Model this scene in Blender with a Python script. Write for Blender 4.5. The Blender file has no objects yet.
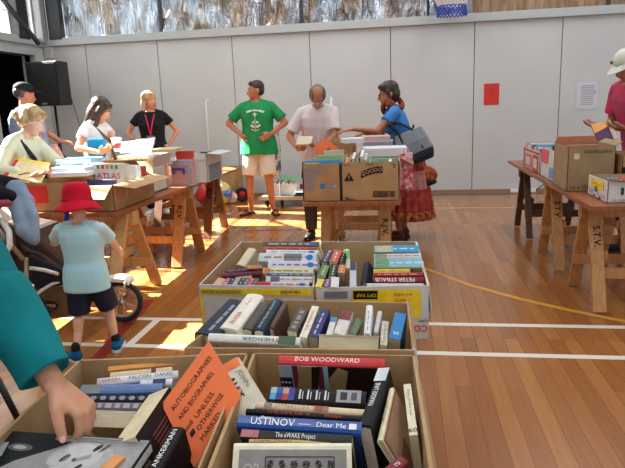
import bpy, bmesh, math, random
from mathutils import Vector, Matrix, Euler, Quaternion
import numpy as np
random.seed(7)
PI = math.pi
scene = bpy.context.scene
COL = scene.collection

# ------------------------------------------------------------------ camera
F, PITCH, YAW, ROLL, CAMH = 593.58, 0.2127, 0.1564, -0.0384, 1.3788
WALL_Y, BEAM_Z = 9.187, 2.4585
_cy, _sy = math.cos(YAW), math.sin(YAW)
CF = Vector((-_sy*math.cos(PITCH), _cy*math.cos(PITCH), -math.sin(PITCH)))
_r = Vector((_cy, _sy, 0)); _u = _r.cross(CF)
CR = _r*math.cos(ROLL) + _u*math.sin(ROLL)
CU = -_r*math.sin(ROLL) + _u*math.cos(ROLL)
CO = Vector((0, 0, CAMH))
cd = bpy.data.cameras.new('camera'); cam = bpy.data.objects.new('camera', cd); COL.objects.link(cam)
cd.sensor_width = 36; cd.lens = F/625*36; cd.clip_start = .05; cd.clip_end = 200
m = Matrix((CR, CU, -CF)).transposed().to_4x4(); m.translation = CO
cam.matrix_world = m
scene.camera = cam

# ------------------------------------------------------------------ light
w = bpy.data.worlds.new('sky'); scene.world = w; w.use_nodes = True
bg = w.node_tree.nodes['Background']; bg.inputs[0].default_value = (.86, .93, 1.0, 1); bg.inputs[1].default_value = .88
sd = bpy.data.lights.new('sun', 'SUN'); sun = bpy.data.objects.new('sun', sd); COL.objects.link(sun)
sd.energy = 100.0; sd.angle = .012; sd.color = (1, .95, .86)
EL = math.radians(38)
AZ = math.radians(10)
sun_dir = Vector((math.cos(EL)*math.cos(AZ), -math.cos(EL)*math.sin(AZ), -math.sin(EL)))
sun.rotation_euler = sun_dir.to_track_quat('-Z', 'Y').to_euler()
sun.location = (-12, 8, 10)
def area(name, loc, sx, sy, power, col=(.97, .985, 1), rot=(0, 0, 0)):
    a = bpy.data.lights.new(name, 'AREA'); a.shape = 'RECTANGLE'; a.size = sx; a.size_y = sy; a.energy = power; a.color = col
    o = bpy.data.objects.new(name, a); COL.objects.link(o); o.location = loc; o.rotation_euler = rot
    return o
area('skylight_lamp', (-1.5, 6.3, 4.95), 1.6, 4.5, 112)
area('skylight_lamp', (2.2, 6.3, 4.95), 1.6, 4.5, 96)
area('skylight_lamp', (-1.2, 1.0, 4.95), 1.6, 3.5, 76)
area('skylight_lamp', (2.2, 1.0, 4.95), 1.6, 3.5, 52)
vs = scene.view_settings
vs.view_transform = 'Standard'; vs.look = 'None'; vs.gamma = 1.0; vs.use_curve_mapping = False
vs.exposure = 0.0
scene.cycles.use_denoising = True
scene.cycles.max_bounces = 8; scene.cycles.caustics_reflective = False; scene.cycles.caustics_refractive = False

# ------------------------------------------------------------------ pixel helpers (photo pixel -> point in the hall)
def ray(px, py): return CF + CR*((px-312.5)/F) + CU*((234-py)/F)
def atz(px, py, z):
    d = ray(px, py); return CO + d*((z-CAMH)/d.z)
def aty(px, py, Y):
    d = ray(px, py); return CO + d*(Y/d.y)

# ------------------------------------------------------------------ materials
def lin(c):
    return tuple(((v/255)/12.92 if v/255 <= .04045 else ((v/255+.055)/1.055)**2.4) for v in c)
_m = {}
def mat(name, rgb, rough=.6, metal=0, rgb2=None, nscale=20, bump=0, stretch=None, spec=.5, bscale=None, coat=0, detail=3):
    """procedural material: base colour, optionally varied by noise to rgb2, with noise bump"""
    if name in _m: return _m[name]
    M = bpy.data.materials.new(name); M.use_nodes = True; nt = M.node_tree; N = nt.nodes; L = nt.links
    b = N['Principled BSDF']; c = lin(rgb)
    b.inputs['Base Color'].default_value = (*c, 1); b.inputs['Roughness'].default_value = rough
    b.inputs['Metallic'].default_value = metal; b.inputs['Specular IOR Level'].default_value = spec
    b.inputs['Coat Weight'].default_value = coat
    M.diffuse_color = (*c, 1)
    if rgb2 or bump:
        tc = N.new('ShaderNodeTexCoord'); mp = N.new('ShaderNodeMapping'); L.new(tc.outputs['Object'], mp.inputs[0])
        if stretch: mp.inputs['Scale'].default_value = stretch
        n = N.new('ShaderNodeTexNoise'); n.inputs['Scale'].default_value = nscale; n.inputs['Detail'].default_value = detail
        L.new(mp.outputs[0], n.inputs['Vector'])
        if rgb2:
            r = N.new('ShaderNodeValToRGB'); r.color_ramp.elements[0].position = .38; r.color_ramp.elements[1].position = .62
            r.color_ramp.elements[0].color = (*c, 1); r.color_ramp.elements[1].color = (*lin(rgb2), 1)
            L.new(n.outputs['Fac'], r.inputs[0]); L.new(r.outputs[0], b.inputs['Base Color'])
        if bump:
            n2 = n
            if bscale:
                n2 = N.new('ShaderNodeTexNoise'); n2.inputs['Scale'].default_value = bscale; L.new(mp.outputs[0], n2.inputs['Vector'])
            bp = N.new('ShaderNodeBump'); bp.inputs['Strength'].default_value = bump; bp.inputs['Distance'].default_value = .01
            L.new(n2.outputs['Fac'], bp.inputs['Height']); L.new(bp.outputs[0], b.inputs['Normal'])
    _m[name] = M; return M
def paint(rgb, rough=.55, gloss=.4):
    return mat('ink_%d_%d_%d' % tuple(rgb), rgb, rough if max(rgb) > 70 else .62, spec=gloss if max(rgb) > 70 else .22, rgb2=tuple(min(255, int(v*1.06+2)) for v in rgb), nscale=35)
CARD = mat('cardboard', (186, 152, 110), .85, rgb2=(176, 142, 100), nscale=9, bump=.05, bscale=60)
CARD2 = mat('tan_cardboard', (178, 140, 94), .85, rgb2=(168, 130, 86), nscale=7, bump=.05, bscale=60)
WCARD = mat('white_printed_card', (214, 212, 208), .7, rgb2=(205, 203, 198), nscale=12)
PAGES = mat('book_pages', (222, 210, 180), .9, rgb2=(206, 192, 158), nscale=30, stretch=(1, 12, 1), bump=.15, bscale=90)
WPAGES = mat('white_book_pages', (226, 222, 212), .9, rgb2=(205, 200, 190), nscale=30, stretch=(1, 12, 1), bump=.15)
INK = paint((22, 22, 24))
PINE = mat('pine_wood', (196, 146, 90), .5, rgb2=(178, 122, 70), nscale=5, stretch=(14, 14, .8), bump=.05)
PINE_L = mat('pale_pine_wood', (208, 166, 112), .5, rgb2=(192, 146, 92), nscale=5, stretch=(14, 14, .8), bump=.05)
DARKW = mat('dark_stained_wood', (92, 62, 44), .5, rgb2=(72, 46, 32), nscale=5, stretch=(14, 14, .8))
TOPW = mat('red_brown_table_board', (158, 92, 52), .35, rgb2=(136, 74, 40), nscale=4, stretch=(9, .8, 9))
SKIN = mat('skin', (205, 150, 118), .5, rgb2=(196, 138, 106), nscale=14)
SKIN_T = mat('tanned_skin', (176, 116, 84), .5, rgb2=(164, 104, 74), nscale=14)
SKIN_F = mat('fair_skin', (222, 176, 150), .5, rgb2=(214, 164, 138), nscale=14)

# ------------------------------------------------------------------ mesh helpers
def smooth(me, on=True):
    for p in me.polygons: p.use_smooth = on
def link(name, me, parent=None, loc=None, rot=None):
    o = bpy.data.objects.new(name, me); COL.objects.link(o)
    if parent: o.parent = parent
    if loc is not None: o.location = loc
    if rot is not None: o.rotation_euler = rot
    return o
def tag(o, label=None, cat=None, group=None, kind=None):
    if label: o['label'] = label
    if cat: o['category'] = cat
    if group: o['group'] = group
    if kind: o['kind'] = kind
    return o
def thing(name, label, cat, loc=(0, 0, 0), rz=0, group=None):
    o = bpy.data.objects.new(name, None); COL.objects.link(o); o.empty_display_size = .1
    o.location = loc; o.rotation_euler = (0, 0, rz)
    return tag(o, label, cat, group)
class MB:
    def __init__(s): s.v = []; s.f = []; s.m = []
    def add(s, vs, fs, mi=0):
        n = len(s.v); s.v += [tuple(v) for v in vs]; s.f += [tuple(i+n for i in f) for f in fs]; s.m += [mi]*len(fs); return s
    def box(s, c, d, rot=None, mi=0, taper=1):
        hx, hy, hz = d[0]/2, d[1]/2, d[2]/2
        vs = [Vector((x*(taper if z > 0 else 1), y*(taper if z > 0 else 1), z)) for z in (-hz, hz) for x, y in ((-hx, -hy), (hx, -hy), (hx, hy), (-hx, hy))]
        if rot is not None:
            R = rot if isinstance(rot, Matrix) else Euler(rot).to_matrix()
            vs = [R @ v for v in vs]
        c = Vector(c)
        return s.add([v+c for v in vs], [(3, 2, 1, 0), (4, 5, 6, 7), (0, 1, 5, 4), (1, 2, 6, 5), (2, 3, 7, 6), (3, 0, 4, 7)], mi)
    def bar(s, p, q, w, d, side=(1, 0, 0), mi=0):
        """rectangular bar from p to q; w is measured along 'side'"""
        p, q = Vector(p), Vector(q); z = (q-p).normalized(); x = Vector(side); x = (x-z*x.dot(z)).normalized(); y = z.cross(x)
        R = Matrix((x, y, z)).transposed()
        return s.box((p+q)/2, (w, d, (q-p).length), R, mi)
    def rings(s, rs, mi=0, caps=True, closed=False):
        """rs: list of rings, each a list of the same number of points"""
        n = len(rs[0]); vs = [p for r in rs for p in r]; fs = []
        k = len(rs)
        for i in range(k-1+(1 if closed else 0)):
            a, b = i*n, ((i+1) % k)*n
            for j in range(n): fs.append((a+j, a+(j+1) % n, b+(j+1) % n, b+j))
        if caps and not closed: fs += [tuple(range(n-1, -1, -1)), tuple((k-1)*n+j for j in range(n))]
        return s.add(vs, fs, mi)
    def tube(s, pts, r, n=8, mi=0, closed=False):
        pts = [Vector(p) for p in pts]; rr = r if hasattr(r, '__len__') else [r]*len(pts); rs = []
        up = None
        for i, p in enumerate(pts):
            if closed: t = pts[(i+1) % len(pts)]-pts[i-1]
            else: t = pts[min(i+1, len(pts)-1)]-pts[max(i-1, 0)]
            t.normalize()
            if up is None: up = Vector((0, 0, 1)) if abs(t.z) < .9 else Vector((1, 0, 0))
            x = (up-t*up.dot(t)).normalized(); y = t.cross(x); up = x
            rs.append([p+(x*math.cos(a)+y*math.sin(a))*rr[i] for a in [2*PI*j/n for j in range(n)]])
        return s.rings(rs, mi, closed=closed)
    def lathe(s, prof, c=(0, 0, 0), n=24, mi=0, R=None, sq=(1, 1)):
        c = Vector(c); rs = []
        for r, z in prof:
            ring = [Vector((r*math.cos(2*PI*j/n)*sq[0], r*math.sin(2*PI*j/n)*sq[1], z)) for j in range(n)]
            if R is not None: ring = [R @ v for v in ring]
            rs.append([v+c for v in ring])
        return s.rings(rs, mi)
    def ell(s, c, r, R=None, n=16, k=10, mi=0):
        c = Vector(c); rs = []
        for i in range(k+1):
            t = PI*i/k; sn = max(math.sin(t), 1e-3)
            ring = [Vector((r[0]*sn*math.cos(2*PI*j/n), r[1]*sn*math.sin(2*PI*j/n), -r[2]*math.cos(t))) for j in range(n)]
            if R is not None: ring = [R @ v for v in ring]
            rs.append([v+c for v in ring])
        return s.rings(rs, mi)
    def cap(s, p, q, r1, r2, n=12, mi=0, flat=None):
        """tapered capsule p->q. flat=(axis, k) squashes the section along an axis"""
        p, q = Vector(p), Vector(q); z = q-p; L = z.length; z = z.normalized() if L > 1e-6 else Vector((0, 0, 1))
        up = Vector((0, 0, 1)) if abs(z.z) < .9 else Vector((1, 0, 0))
        k = 1
        if flat: up = Vector(flat[0]); k = flat[1]
        x = up-z*up.dot(z)
        if x.length < 1e-4: x = Vector((1, 0, 0))-z*z.x
        x.normalize(); y = z.cross(x); rs = []
        prof = [(r1*math.sin(a), -r1*math.cos(a)) for a in (.05, .5, 1.05, PI/2)]+[(r1+(r2-r1)*t, L*t) for t in (.33, .66)]+[(r2*math.sin(a), L-r2*math.cos(a)) for a in (PI/2, PI-1.05, PI-.5, PI-.05)]
        for r, h in prof: rs.append([p+z*h+(x*k*math.cos(2*PI*j/n)+y*math.sin(2*PI*j/n))*r for j in range(n)])
        return s.rings(rs, mi)
    def cone(s, p, q, r1, r2, n=18, mi=0, k=4):
        """round section with flat ends"""
        p, q = Vector(p), Vector(q); return s.tube([p.lerp(q, t/k) for t in range(k+1)], [r1+(r2-r1)*t/k for t in range(k+1)], n, mi)
    def quad(s, a, b, c, d, mi=0): return s.add([a, b, c, d], [(0, 1, 2, 3)], mi)
    def slab(s, a, b, c, d, t, mi=0):
        """plate with the four given corners as its front face and thickness t behind it"""
        a, b, c, d = map(Vector, (a, b, c, d)); n = (b-a).cross(d-a).normalized()*t
        return s.add([a, b, c, d, a-n, b-n, c-n, d-n], [(0, 1, 2, 3), (7, 6, 5, 4), (0, 4, 5, 1), (1, 5, 6, 2), (2, 6, 7, 3), (3, 7, 4, 0)], mi)
    def poly(s, pts, o, x, y, n, t=.001, mi=0):
        """flat plate of an outline given in (x,y) on plane o,x,y; thickness t along n"""
        o, x, y, n = map(Vector, (o, x, y, n)); k = len(pts)
        a = [o+x*p[0]+y*p[1]+n*t for p in pts]; b = [o+x*p[0]+y*p[1] for p in pts]
        return s.add(a+b, [tuple(range(k)), tuple(range(2*k-1, k-1, -1))]+[(i, i+k, (i+1) % k+k, (i+1) % k) for i in range(k)], mi)
    def mesh(s, name, mats):
        me = bpy.data.meshes.new(name); me.from_pydata(s.v, [], s.f)
        for M in (mats if isinstance(mats, (list, tuple)) else [mats]): me.materials.append(M)
        me.polygons.foreach_set('material_index', s.m); me.update()
        bm = bmesh.new(); bm.from_mesh(me); bmesh.ops.recalc_face_normals(bm, faces=bm.faces); bm.to_mesh(me); bm.free()
        return me
    def build(s, name, mats, parent=None, sm=False, bevel=0, solid=0, remesh=0, smooth_it=0, sub=0, loc=None, rot=None, disp=0):
        me = s.mesh(name, mats)
        if sm: smooth(me)
        o = link(name, me, parent, loc, rot)
        if remesh:
            r = o.modifiers.new('remesh', 'REMESH'); r.mode = 'VOXEL'; r.voxel_size = remesh; r.use_smooth_shade = True
            q = o.modifiers.new('smooth', 'SMOOTH'); q.factor = .5; q.iterations = smooth_it or 5
        if bevel:
            b = o.modifiers.new('bevel', 'BEVEL'); b.width = bevel; b.segments = 2; b.limit_method = 'ANGLE'
        if solid:
            b = o.modifiers.new('solid', 'SOLIDIFY'); b.thickness = solid; b.offset = 0
        if sub:
            b = o.modifiers.new('sub', 'SUBSURF'); b.levels = sub; b.render_levels = sub
        return o
def struct(o): o['kind'] = 'structure'; return o
_tc = {}
def text(s, size, M, parent, loc, X, Y, align='CENTER', name='lettering', bold=0, width=None, label=None):
    """flat lettering whose baseline runs along X and whose letters rise along Y"""
    key = (s, align, bold)
    if key not in _tc:
        c = bpy.data.curves.new('t', 'FONT'); c.body = s; c.size = 1; c.align_x = align; c.align_y = 'CENTER'; c.resolution_u = 2; c.offset = bold
        t = bpy.data.objects.new('t', c); COL.objects.link(t)
        dg = bpy.context.evaluated_depsgraph_get(); me = bpy.data.meshes.new_from_object(t.evaluated_get(dg))
        bpy.data.objects.remove(t); _tc[key] = me
    me = _tc[key].copy(); me.materials.clear(); me.materials.append(M)
    X = Vector(X).normalized(); Y = Vector(Y); Y = (Y-X*Y.dot(X)).normalized(); Z = X.cross(Y)
    sx = size
    if width:
        xs = [v.co.x for v in me.vertices]; sx = width/max(max(xs)-min(xs), .01)
    T = Matrix((X*sx, Y*size, Z*size)).transposed().to_4x4(); T.translation = Vector(loc)
    me.transform(T)
    o = link(name, me, parent)
    if label: o['label'] = label
    return o
# ================================================================== THE HALL
def floor_material():
    M = bpy.data.materials.new('timber_floorboards'); M.use_nodes = True; nt = M.node_tree; N = nt.nodes; L = nt.links; b = N['Principled BSDF']
    tc = N.new('ShaderNodeTexCoord'); sp = N.new('ShaderNodeSeparateXYZ'); L.new(tc.outputs['Object'], sp.inputs[0])
    cb = N.new('ShaderNodeCombineXYZ'); L.new(sp.outputs['Y'], cb.inputs['X']); L.new(sp.outputs['X'], cb.inputs['Y'])
    br = N.new('ShaderNodeTexBrick'); L.new(cb.outputs[0], br.inputs['Vector'])
    br.inputs['Scale'].default_value = 1; br.inputs['Brick Width'].default_value = 1.7; br.inputs['Row Height'].default_value = .082
    br.inputs['Mortar Size'].default_value = .0012; br.inputs['Mortar Smooth'].default_value = .2; br.inputs['Bias'].default_value = 0
    br.offset = .37; br.offset_frequency = 3; br.squash = 1
    br.inputs['Color1'].default_value = (0, 0, 0, 1); br.inputs['Color2'].default_value = (1, 1, 1, 1); br.inputs['Mortar'].default_value = (.0, .0, .0, 1)
    rp = N.new('ShaderNodeValToRGB'); e = rp.color_ramp.elements
    e[0].position = 0; e[0].color = (*lin((128, 74, 36)), 1); e[1].position = 1; e[1].color = (*lin((182, 128, 70)), 1)
    k = e.new(.5); k.color = (*lin((156, 99, 50)), 1)
    mp = N.new('ShaderNodeMapping'); mp.inputs['Scale'].default_value = (30, 1.2, 1); L.new(tc.outputs['Object'], mp.inputs[0])
    n = N.new('ShaderNodeTexNoise'); n.inputs['Scale'].default_value = 2; n.inputs['Detail'].default_value = 4; L.new(mp.outputs[0], n.inputs['Vector'])
    ad = N.new('ShaderNodeMath'); ad.operation = 'MULTIPLY_ADD'; ad.inputs[1].default_value = .5; L.new(br.outputs['Color'], ad.inputs[0])
    m2 = N.new('ShaderNodeMath'); m2.operation = 'MULTIPLY'; m2.inputs[1].default_value = .5; L.new(n.outputs['Fac'], m2.inputs[0]); L.new(m2.outputs[0], ad.inputs[2])
    L.new(ad.outputs[0], rp.inputs[0])
    mx = N.new('ShaderNodeMix'); mx.data_type = 'RGBA'; mx.inputs[7].default_value = (*lin((104, 58, 30)), 1)
    L.new(br.outputs['Fac'], mx.inputs[0]); L.new(rp.outputs[0], mx.inputs[6]); L.new(mx.outputs[2], b.inputs['Base Color'])
    b.inputs['Roughness'].default_value = .27; b.inputs['Specular IOR Level'].default_value = .55; b.inputs['Coat Weight'].default_value = .25; b.inputs['Coat Roughness'].default_value = .12
    return M
fl = MB().box((0, 3, -.05), (12.4, 13, .1)).build('floor', floor_material()); struct(fl)

WALLP = mat('painted_wall_panel', (196, 199, 199), .55, rgb2=(191, 194, 194), nscale=1.2)
WDARK = mat('panel_seam', (120, 118, 112), .8)
BEAM = mat('painted_beam', (178, 184, 184), .5)
STEEL = mat('dark_painted_steel', (52, 54, 58), .5)
GSTEEL = mat('grey_painted_steel', (150, 152, 155), .5)
BLACKV = mat('painted_dark', (8, 8, 9), .9)
RX = 5.6; LX = -5.70
# back wall: sheet panels 1.2 m wide with thin seams on a darker backing
wb = MB(); wb.box(((RX+LX)/2, WALL_Y+.07, BEAM_Z/2), (RX-LX, .1, BEAM_Z), mi=1)
xs = [LX]+[-4.981+1.2*i for i in range(9)]+[RX]
for a, b in zip(xs, xs[1:]): wb.box(((a+b)/2, WALL_Y+.01, BEAM_Z/2), (b-a-.012, .022, BEAM_Z-.002), mi=0)
struct(wb.build('wall_back', [WALLP, WDARK]))
struct(MB().box(((RX+LX)/2, WALL_Y+.0, BEAM_Z+.058), (RX-LX, .14, .115)).build('trim_1', BEAM, bevel=.006))
struct(MB().box(((RX+LX)/2, WALL_Y-.012, .025), (RX-LX, .022, .05)).build('baseboard_back', mat('skirting_wood', (150, 116, 82), .5)))
# timber boards behind the high windows
def boards_material():
    M = mat('weathered_boards', (176, 146, 118), .8, rgb2=(140, 110, 84), nscale=3.0, stretch=(5, 5, .7)); return M
bb = MB()
x = -3.3
while x < RX:
    bb.box((x+.14, WALL_Y+.32+.01*random.random(), 3.4), (.276, .03, 1.7)); x += .28
struct(bb.build('wall_back_upper', boards_material()))
struct(MB().box(((RX+LX)/2, WALL_Y+.2, 4.68), (RX-LX, .3, .9)).build('trim_2', BEAM))
# left wall with the dark doorway and the high windows
DY0, DY1, DZ = 7.78, 8.80, 2.3
wl = MB(); T = .14; X0 = LX-T/2
wl.box((X0, (DY0-3.5)/2, BEAM_Z/2), (T, DY0+3.5, BEAM_Z)); wl.box((X0, (DY1+WALL_Y+.12)/2, BEAM_Z/2), (T, WALL_Y+.12-DY1, BEAM_Z)); wl.box((X0, (DY0+DY1)/2, (DZ+BEAM_Z)/2), (T, DY1-DY0, BEAM_Z-DZ))
BAYS = [(3.90, 4.9), (5.0, 5.9), (6.0, 6.9), (7.0, 7.9), (8.0, 8.98)]
ZW0, ZW1 = BEAM_Z+.11, 3.98
y = -3.5
for a, b in BAYS+[(WALL_Y+.12, None)]:
    wl.box((X0, (y+a)/2, (ZW0+ZW1)/2), (T, a-y, ZW1-ZW0)); y = b
wl.box((X0, (WALL_Y-3.4)/2, (ZW1+5)/2), (T, WALL_Y+3.6, 5-ZW1))
struct(wl.build('wall_left', WALLP))
struct(MB().box((LX-.04, (WALL_Y-3.4)/2, BEAM_Z+.055), (.22, WALL_Y+3.4, .11)).build('trim_3', BEAM, bevel=.006))
# doorway into the store, whose darkness is coloured into its near-black walls
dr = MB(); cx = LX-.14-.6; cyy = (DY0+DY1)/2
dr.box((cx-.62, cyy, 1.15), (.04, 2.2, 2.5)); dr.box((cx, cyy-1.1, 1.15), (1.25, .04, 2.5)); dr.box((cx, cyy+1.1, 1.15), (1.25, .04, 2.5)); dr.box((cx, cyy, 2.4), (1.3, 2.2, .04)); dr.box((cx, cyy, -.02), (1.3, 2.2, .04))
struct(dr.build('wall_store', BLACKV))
fr = MB(); fr.box((LX, DY0-.03, DZ/2), (.17, .06, DZ)); fr.box((LX, DY1+.03, DZ/2), (.17, .06, DZ)); fr.box((LX, cyy, DZ+.03), (.17, DY1-DY0+.12, .06))
struct(fr.build('door_1', BEAM))
# high windows of the left wall
PG = bpy.data.materials.new('frosted_wired_glass'); PG.use_nodes = True
nt = PG.node_tree; N = nt.nodes; L = nt.links; N.remove(N['Principled BSDF'])
tr = N.new('ShaderNodeBsdfTransparent'); tr.inputs[0].default_value = (.95, .98, 1, 1)
tl = N.new('ShaderNodeBsdfTranslucent'); tl.inputs[0].default_value = (.9, .95, 1, 1)
mx = N.new('ShaderNodeMixShader'); mx.inputs[0].default_value = .10; L.new(tr.outputs[0], mx.inputs[1]); L.new(tl.outputs[0], mx.inputs[2])
L.new(mx.outputs[0], N['Material Output'].inputs[0])
for i, (a, b) in enumerate(BAYS):
    h = MB(); n = max(1, round((b-a)/.5))
    for k in range(n+1): h.box((LX-.07, a+(b-a)*k/n, (ZW0+ZW1)/2), (.05, .035, ZW1-ZW0))
    for k in range(5): h.box((LX-.07, (a+b)/2, ZW0+(ZW1-ZW0)*k/4), (.03, b-a, .012 if 0 < k < 4 else .04))
    o = h.build('window_%d' % (i+1), GSTEEL); struct(o)
    MB().box((LX-.075, (a+b)/2, (ZW0+ZW1)/2), (.008, b-a, ZW1-ZW0)).build('pane', PG, o)
# steelwork in the corner
st = MB()
st.box((LX+.02, 8.62, 3.75), (.14, .26, 2.45)); st.box((LX+.28, WALL_Y-.02, 3.75), (.22, .12, 2.4))
struct(st.build('trim_4', mat('black_steel_column', (30, 31, 34), .5), bevel=.008))
struct(MB().box((LX+.07, WALL_Y-.09, 3.72), (.12, .16, 2.45)).build('trim_5', GSTEEL, bevel=.008))
a = aty(3, 0, 7.75); b = aty(39, 44, 8.40)
struct(MB().bar(b, b+(a-b)*1.8, .05, .05).build('trim_6', STEEL))
for i, px in enumerate((159, 301, 428, 609)):
    p = aty(px, 10, WALL_Y)
    struct(MB().box((p.x, WALL_Y+.05, 3.4), (.05 if i != 2 else .02, .06, 1.7)).build('trim_%d' % (7+i), STEEL))
# crinkled foil and plastic sheet in the high back windows
FO = bpy.data.materials.new('crinkled_foil'); FO.use_nodes = True
nt = FO.node_tree; N = nt.nodes; L = nt.links; b = N['Principled BSDF']
b.inputs['Metallic'].default_value = .9; b.inputs['Roughness'].default_value = .16; b.inputs['Base Color'].default_value = (.62, .66, .7, 1)
tc = N.new('ShaderNodeTexCoord'); mp = N.new('ShaderNodeMapping'); mp.inputs['Scale'].default_value = (1.6, 1, .8); L.new(tc.outputs['Object'], mp.inputs[0])
n1 = N.new('ShaderNodeTexNoise'); n1.inputs['Scale'].default_value = 3.2; n1.inputs['Detail'].default_value = 5; L.new(mp.outputs[0], n1.inputs['Vector'])
n3 = N.new('ShaderNodeTexNoise'); n3.inputs['Scale'].default_value = 2.4; n3.inputs['Detail'].default_value = 6; L.new(mp.outputs[0], n3.inputs['Vector'])
r3 = N.new('ShaderNodeValToRGB'); e3 = r3.color_ramp.elements; e3[0].position = .42; e3[0].color = (*lin((186, 196, 208)), 1); e3[1].position = .60; e3[1].color = (*lin((150, 134, 120)), 1); L.new(n3.outputs['Fac'], r3.inputs[0]); L.new(r3.outputs[0], b.inputs['Base Color'])
rp = N.new('ShaderNodeValToRGB'); rp.color_ramp.elements[0].position = .42; rp.color_ramp.elements[1].position = .64; rp.color_ramp.elements[0].color = (.02,)*3+(1,); rp.color_ramp.elements[1].color = (.45,)*3+(1,)
L.new(n1.outputs['Fac'], rp.inputs[0])
mp2 = N.new('ShaderNodeMapping'); mp2.inputs['Rotation'].default_value = (0, .35, 0); mp2.inputs['Scale'].default_value = (1, 1, .3); L.new(tc.outputs['Object'], mp2.inputs[0])
n2 = N.new('ShaderNodeTexNoise'); n2.inputs['Scale'].default_value = 9; n2.inputs['Detail'].default_value = 5; n2.inputs['Distortion'].default_value = .6; L.new(mp2.outputs[0], n2.inputs['Vector'])
bp = N.new('ShaderNodeBump'); bp.inputs['Strength'].default_value = 1.0; bp.inputs['Distance'].default_value = .09; L.new(n2.outputs['Fac'], bp.inputs['Height']); L.new(bp.outputs[0], b.inputs['Normal'])
trn = N.new('ShaderNodeBsdfTransparent'); trn.inputs[0].default_value = (.60, .63, .66, 1)
mx = N.new('ShaderNodeMixShader'); L.new(rp.outputs[0], mx.inputs[0]); L.new(b.outputs[0], mx.inputs[1]); L.new(trn.outputs[0], mx.inputs[2]); L.new(mx.outputs[0], N['Material Output'].inputs[0])
def foil(i, x0, x1, amp):
    rnd = random.Random(i); nx, nz = int((x1-x0)/.03), 26; vs = []; fs = []
    ph = [(rnd.uniform(4, 34), rnd.uniform(-3, 3), rnd.uniform(0, 6)) for _ in range(9)]
    for k in range(nz):
        for j in range(nx):
            X = x0+(x1-x0)*j/(nx-1); Z = 2.55+1.5*k/(nz-1)
            d = sum(abs(math.sin(f*X/2+s*Z*1.6+p))*amp/ (1+.06*f) for f, s, p in ph)/3
            vs.append((X, WALL_Y+.2-d, Z))
    for k in range(nz-1):
        for j in range(nx-1): a = k*nx+j; fs.append((a, a+1, a+nx+1, a+nx))
    o = MB().add(vs, fs).build('window_%d' % (6+i), FO, sm=True); struct(o)
ends = [LX+.35]+[aty(px, 10, WALL_Y).x for px in (159, 301, 428, 474)]
for i in range(4): foil(i, ends[i]+.02, ends[i+1]-.02, .16)
# mesh wires in front of the foil
wi = MB()
for k in range(22): wi.box((LX+.5+k*.28, WALL_Y-.03, 3.2), (.004, .004, 1.2))
struct(wi.build('trim_11', STEEL))
struct(MB().box((0, 3, 5.05), (12.4, 13, .1)).build('ceiling', WALLP))

# painted court lines, a millimetre thick
def line(nm, pts, wd, M, z=.0015):
    mb = MB(); pts = [Vector((p[0], p[1], z)) for p in pts]; Lp = []; Rp = []
    for i, p in enumerate(pts):
        t = (pts[min(i+1, len(pts)-1)]-pts[max(i-1, 0)]).normalized(); nn = Vector((-t.y, t.x, 0))*wd/2
        Lp.append(p+nn); Rp.append(p-nn)
    for i in range(len(pts)-1): mb.slab(Rp[i], Rp[i+1], Lp[i+1], Lp[i], .001)
    o = mb.build(nm, M); return struct(o)
WL = mat('white_court_paint', (222, 216, 204), .35)
YL = mat('yellow_court_paint', (206, 150, 52), .35)
RL_ = mat('red_court_paint', (140, 34, 34), .35)
line('trim_12', [(-5.6, 3.62), (5.4, 3.62)], .05, WL); line('trim_13', [(-5.6, 3.165), (5.4, 3.165)], .05, WL)
line('trim_14', [(-1.654, 3.19), (-1.654, 3.595)], .05, WL)
arc = [atz(*p, 0) for p in ((385, 258), (410, 264.5), (430, 270.6), (471.6, 286), (521, 299.5), (570, 310.6), (625, 321.7), (680, 331))]
line('trim_15', arc, .05, YL, .0025)
line('trim_16', [atz(405, 208.5, 0), atz(560, 207, 0)], .04, YL)
line('trim_17', [atz(10, 455, 0), atz(75, 385, 0), atz(118, 335, 0), atz(150, 300, 0)], .07, RL_, .003)
line('trim_18', [atz(240, 231, 0), atz(330, 229, 0)], .05, RL_)
# fittings on the back wall
s_ = thing('light_switch', 'small square light switch on the back wall by the corner', 'switch', aty(49, 52.5, WALL_Y-.01))
MB().box((0, -.006, 0), (.15, .02, .17)).build('switch_plate', mat('switch_plastic', (218, 218, 216), .4), s_, bevel=.004)
MB().box((0, -.02, 0), (.1, .01, .12)).build('switch_rocker', mat('switch_grey', (196, 196, 194), .4), s_, bevel=.003)
c = aty(491.5, 94.2, WALL_Y-.005)
p_ = thing('poster', 'plain red sheet of paper pinned to the white wall', 'poster', c)
MB().box((0, 0, 0), (.215, .004, .305), (0, 0, 0)).build('paper_sheet', mat('red_paper', (204, 44, 34), .6), p_)
RI = paint((150, 30, 26))
for k in range(4): MB().box((0, -.0025, .08-.035*k), (.12-.01*k, .001, .008)).build('print_line', RI, p_)
c = aty(587, 95, WALL_Y-.005)
p_ = thing('notice', 'white printed notice in a clear plastic sleeve on the back wall', 'notice', c, 0)
MB().box((0, 0, 0), (.31, .004, .40)).build('plastic_sleeve', mat('plastic_sleeve', (196, 198, 206), .25, spec=.8), p_)
MB().box((0, -.003, .0), (.235, .003, .33)).build('paper_sheet', mat('notice_paper', (206, 207, 214), .6), p_)
g = paint((128, 130, 142)); hb = MB()
for k in range(11): hb.box((random.uniform(-.01, .01), -.005, .13-.026*k), (.19-.03*random.random(), .001, .009))
hb.box((.1, -.005, .04), (.02, .001, .05)); hb.build('printed_text', g, p_)
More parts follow.
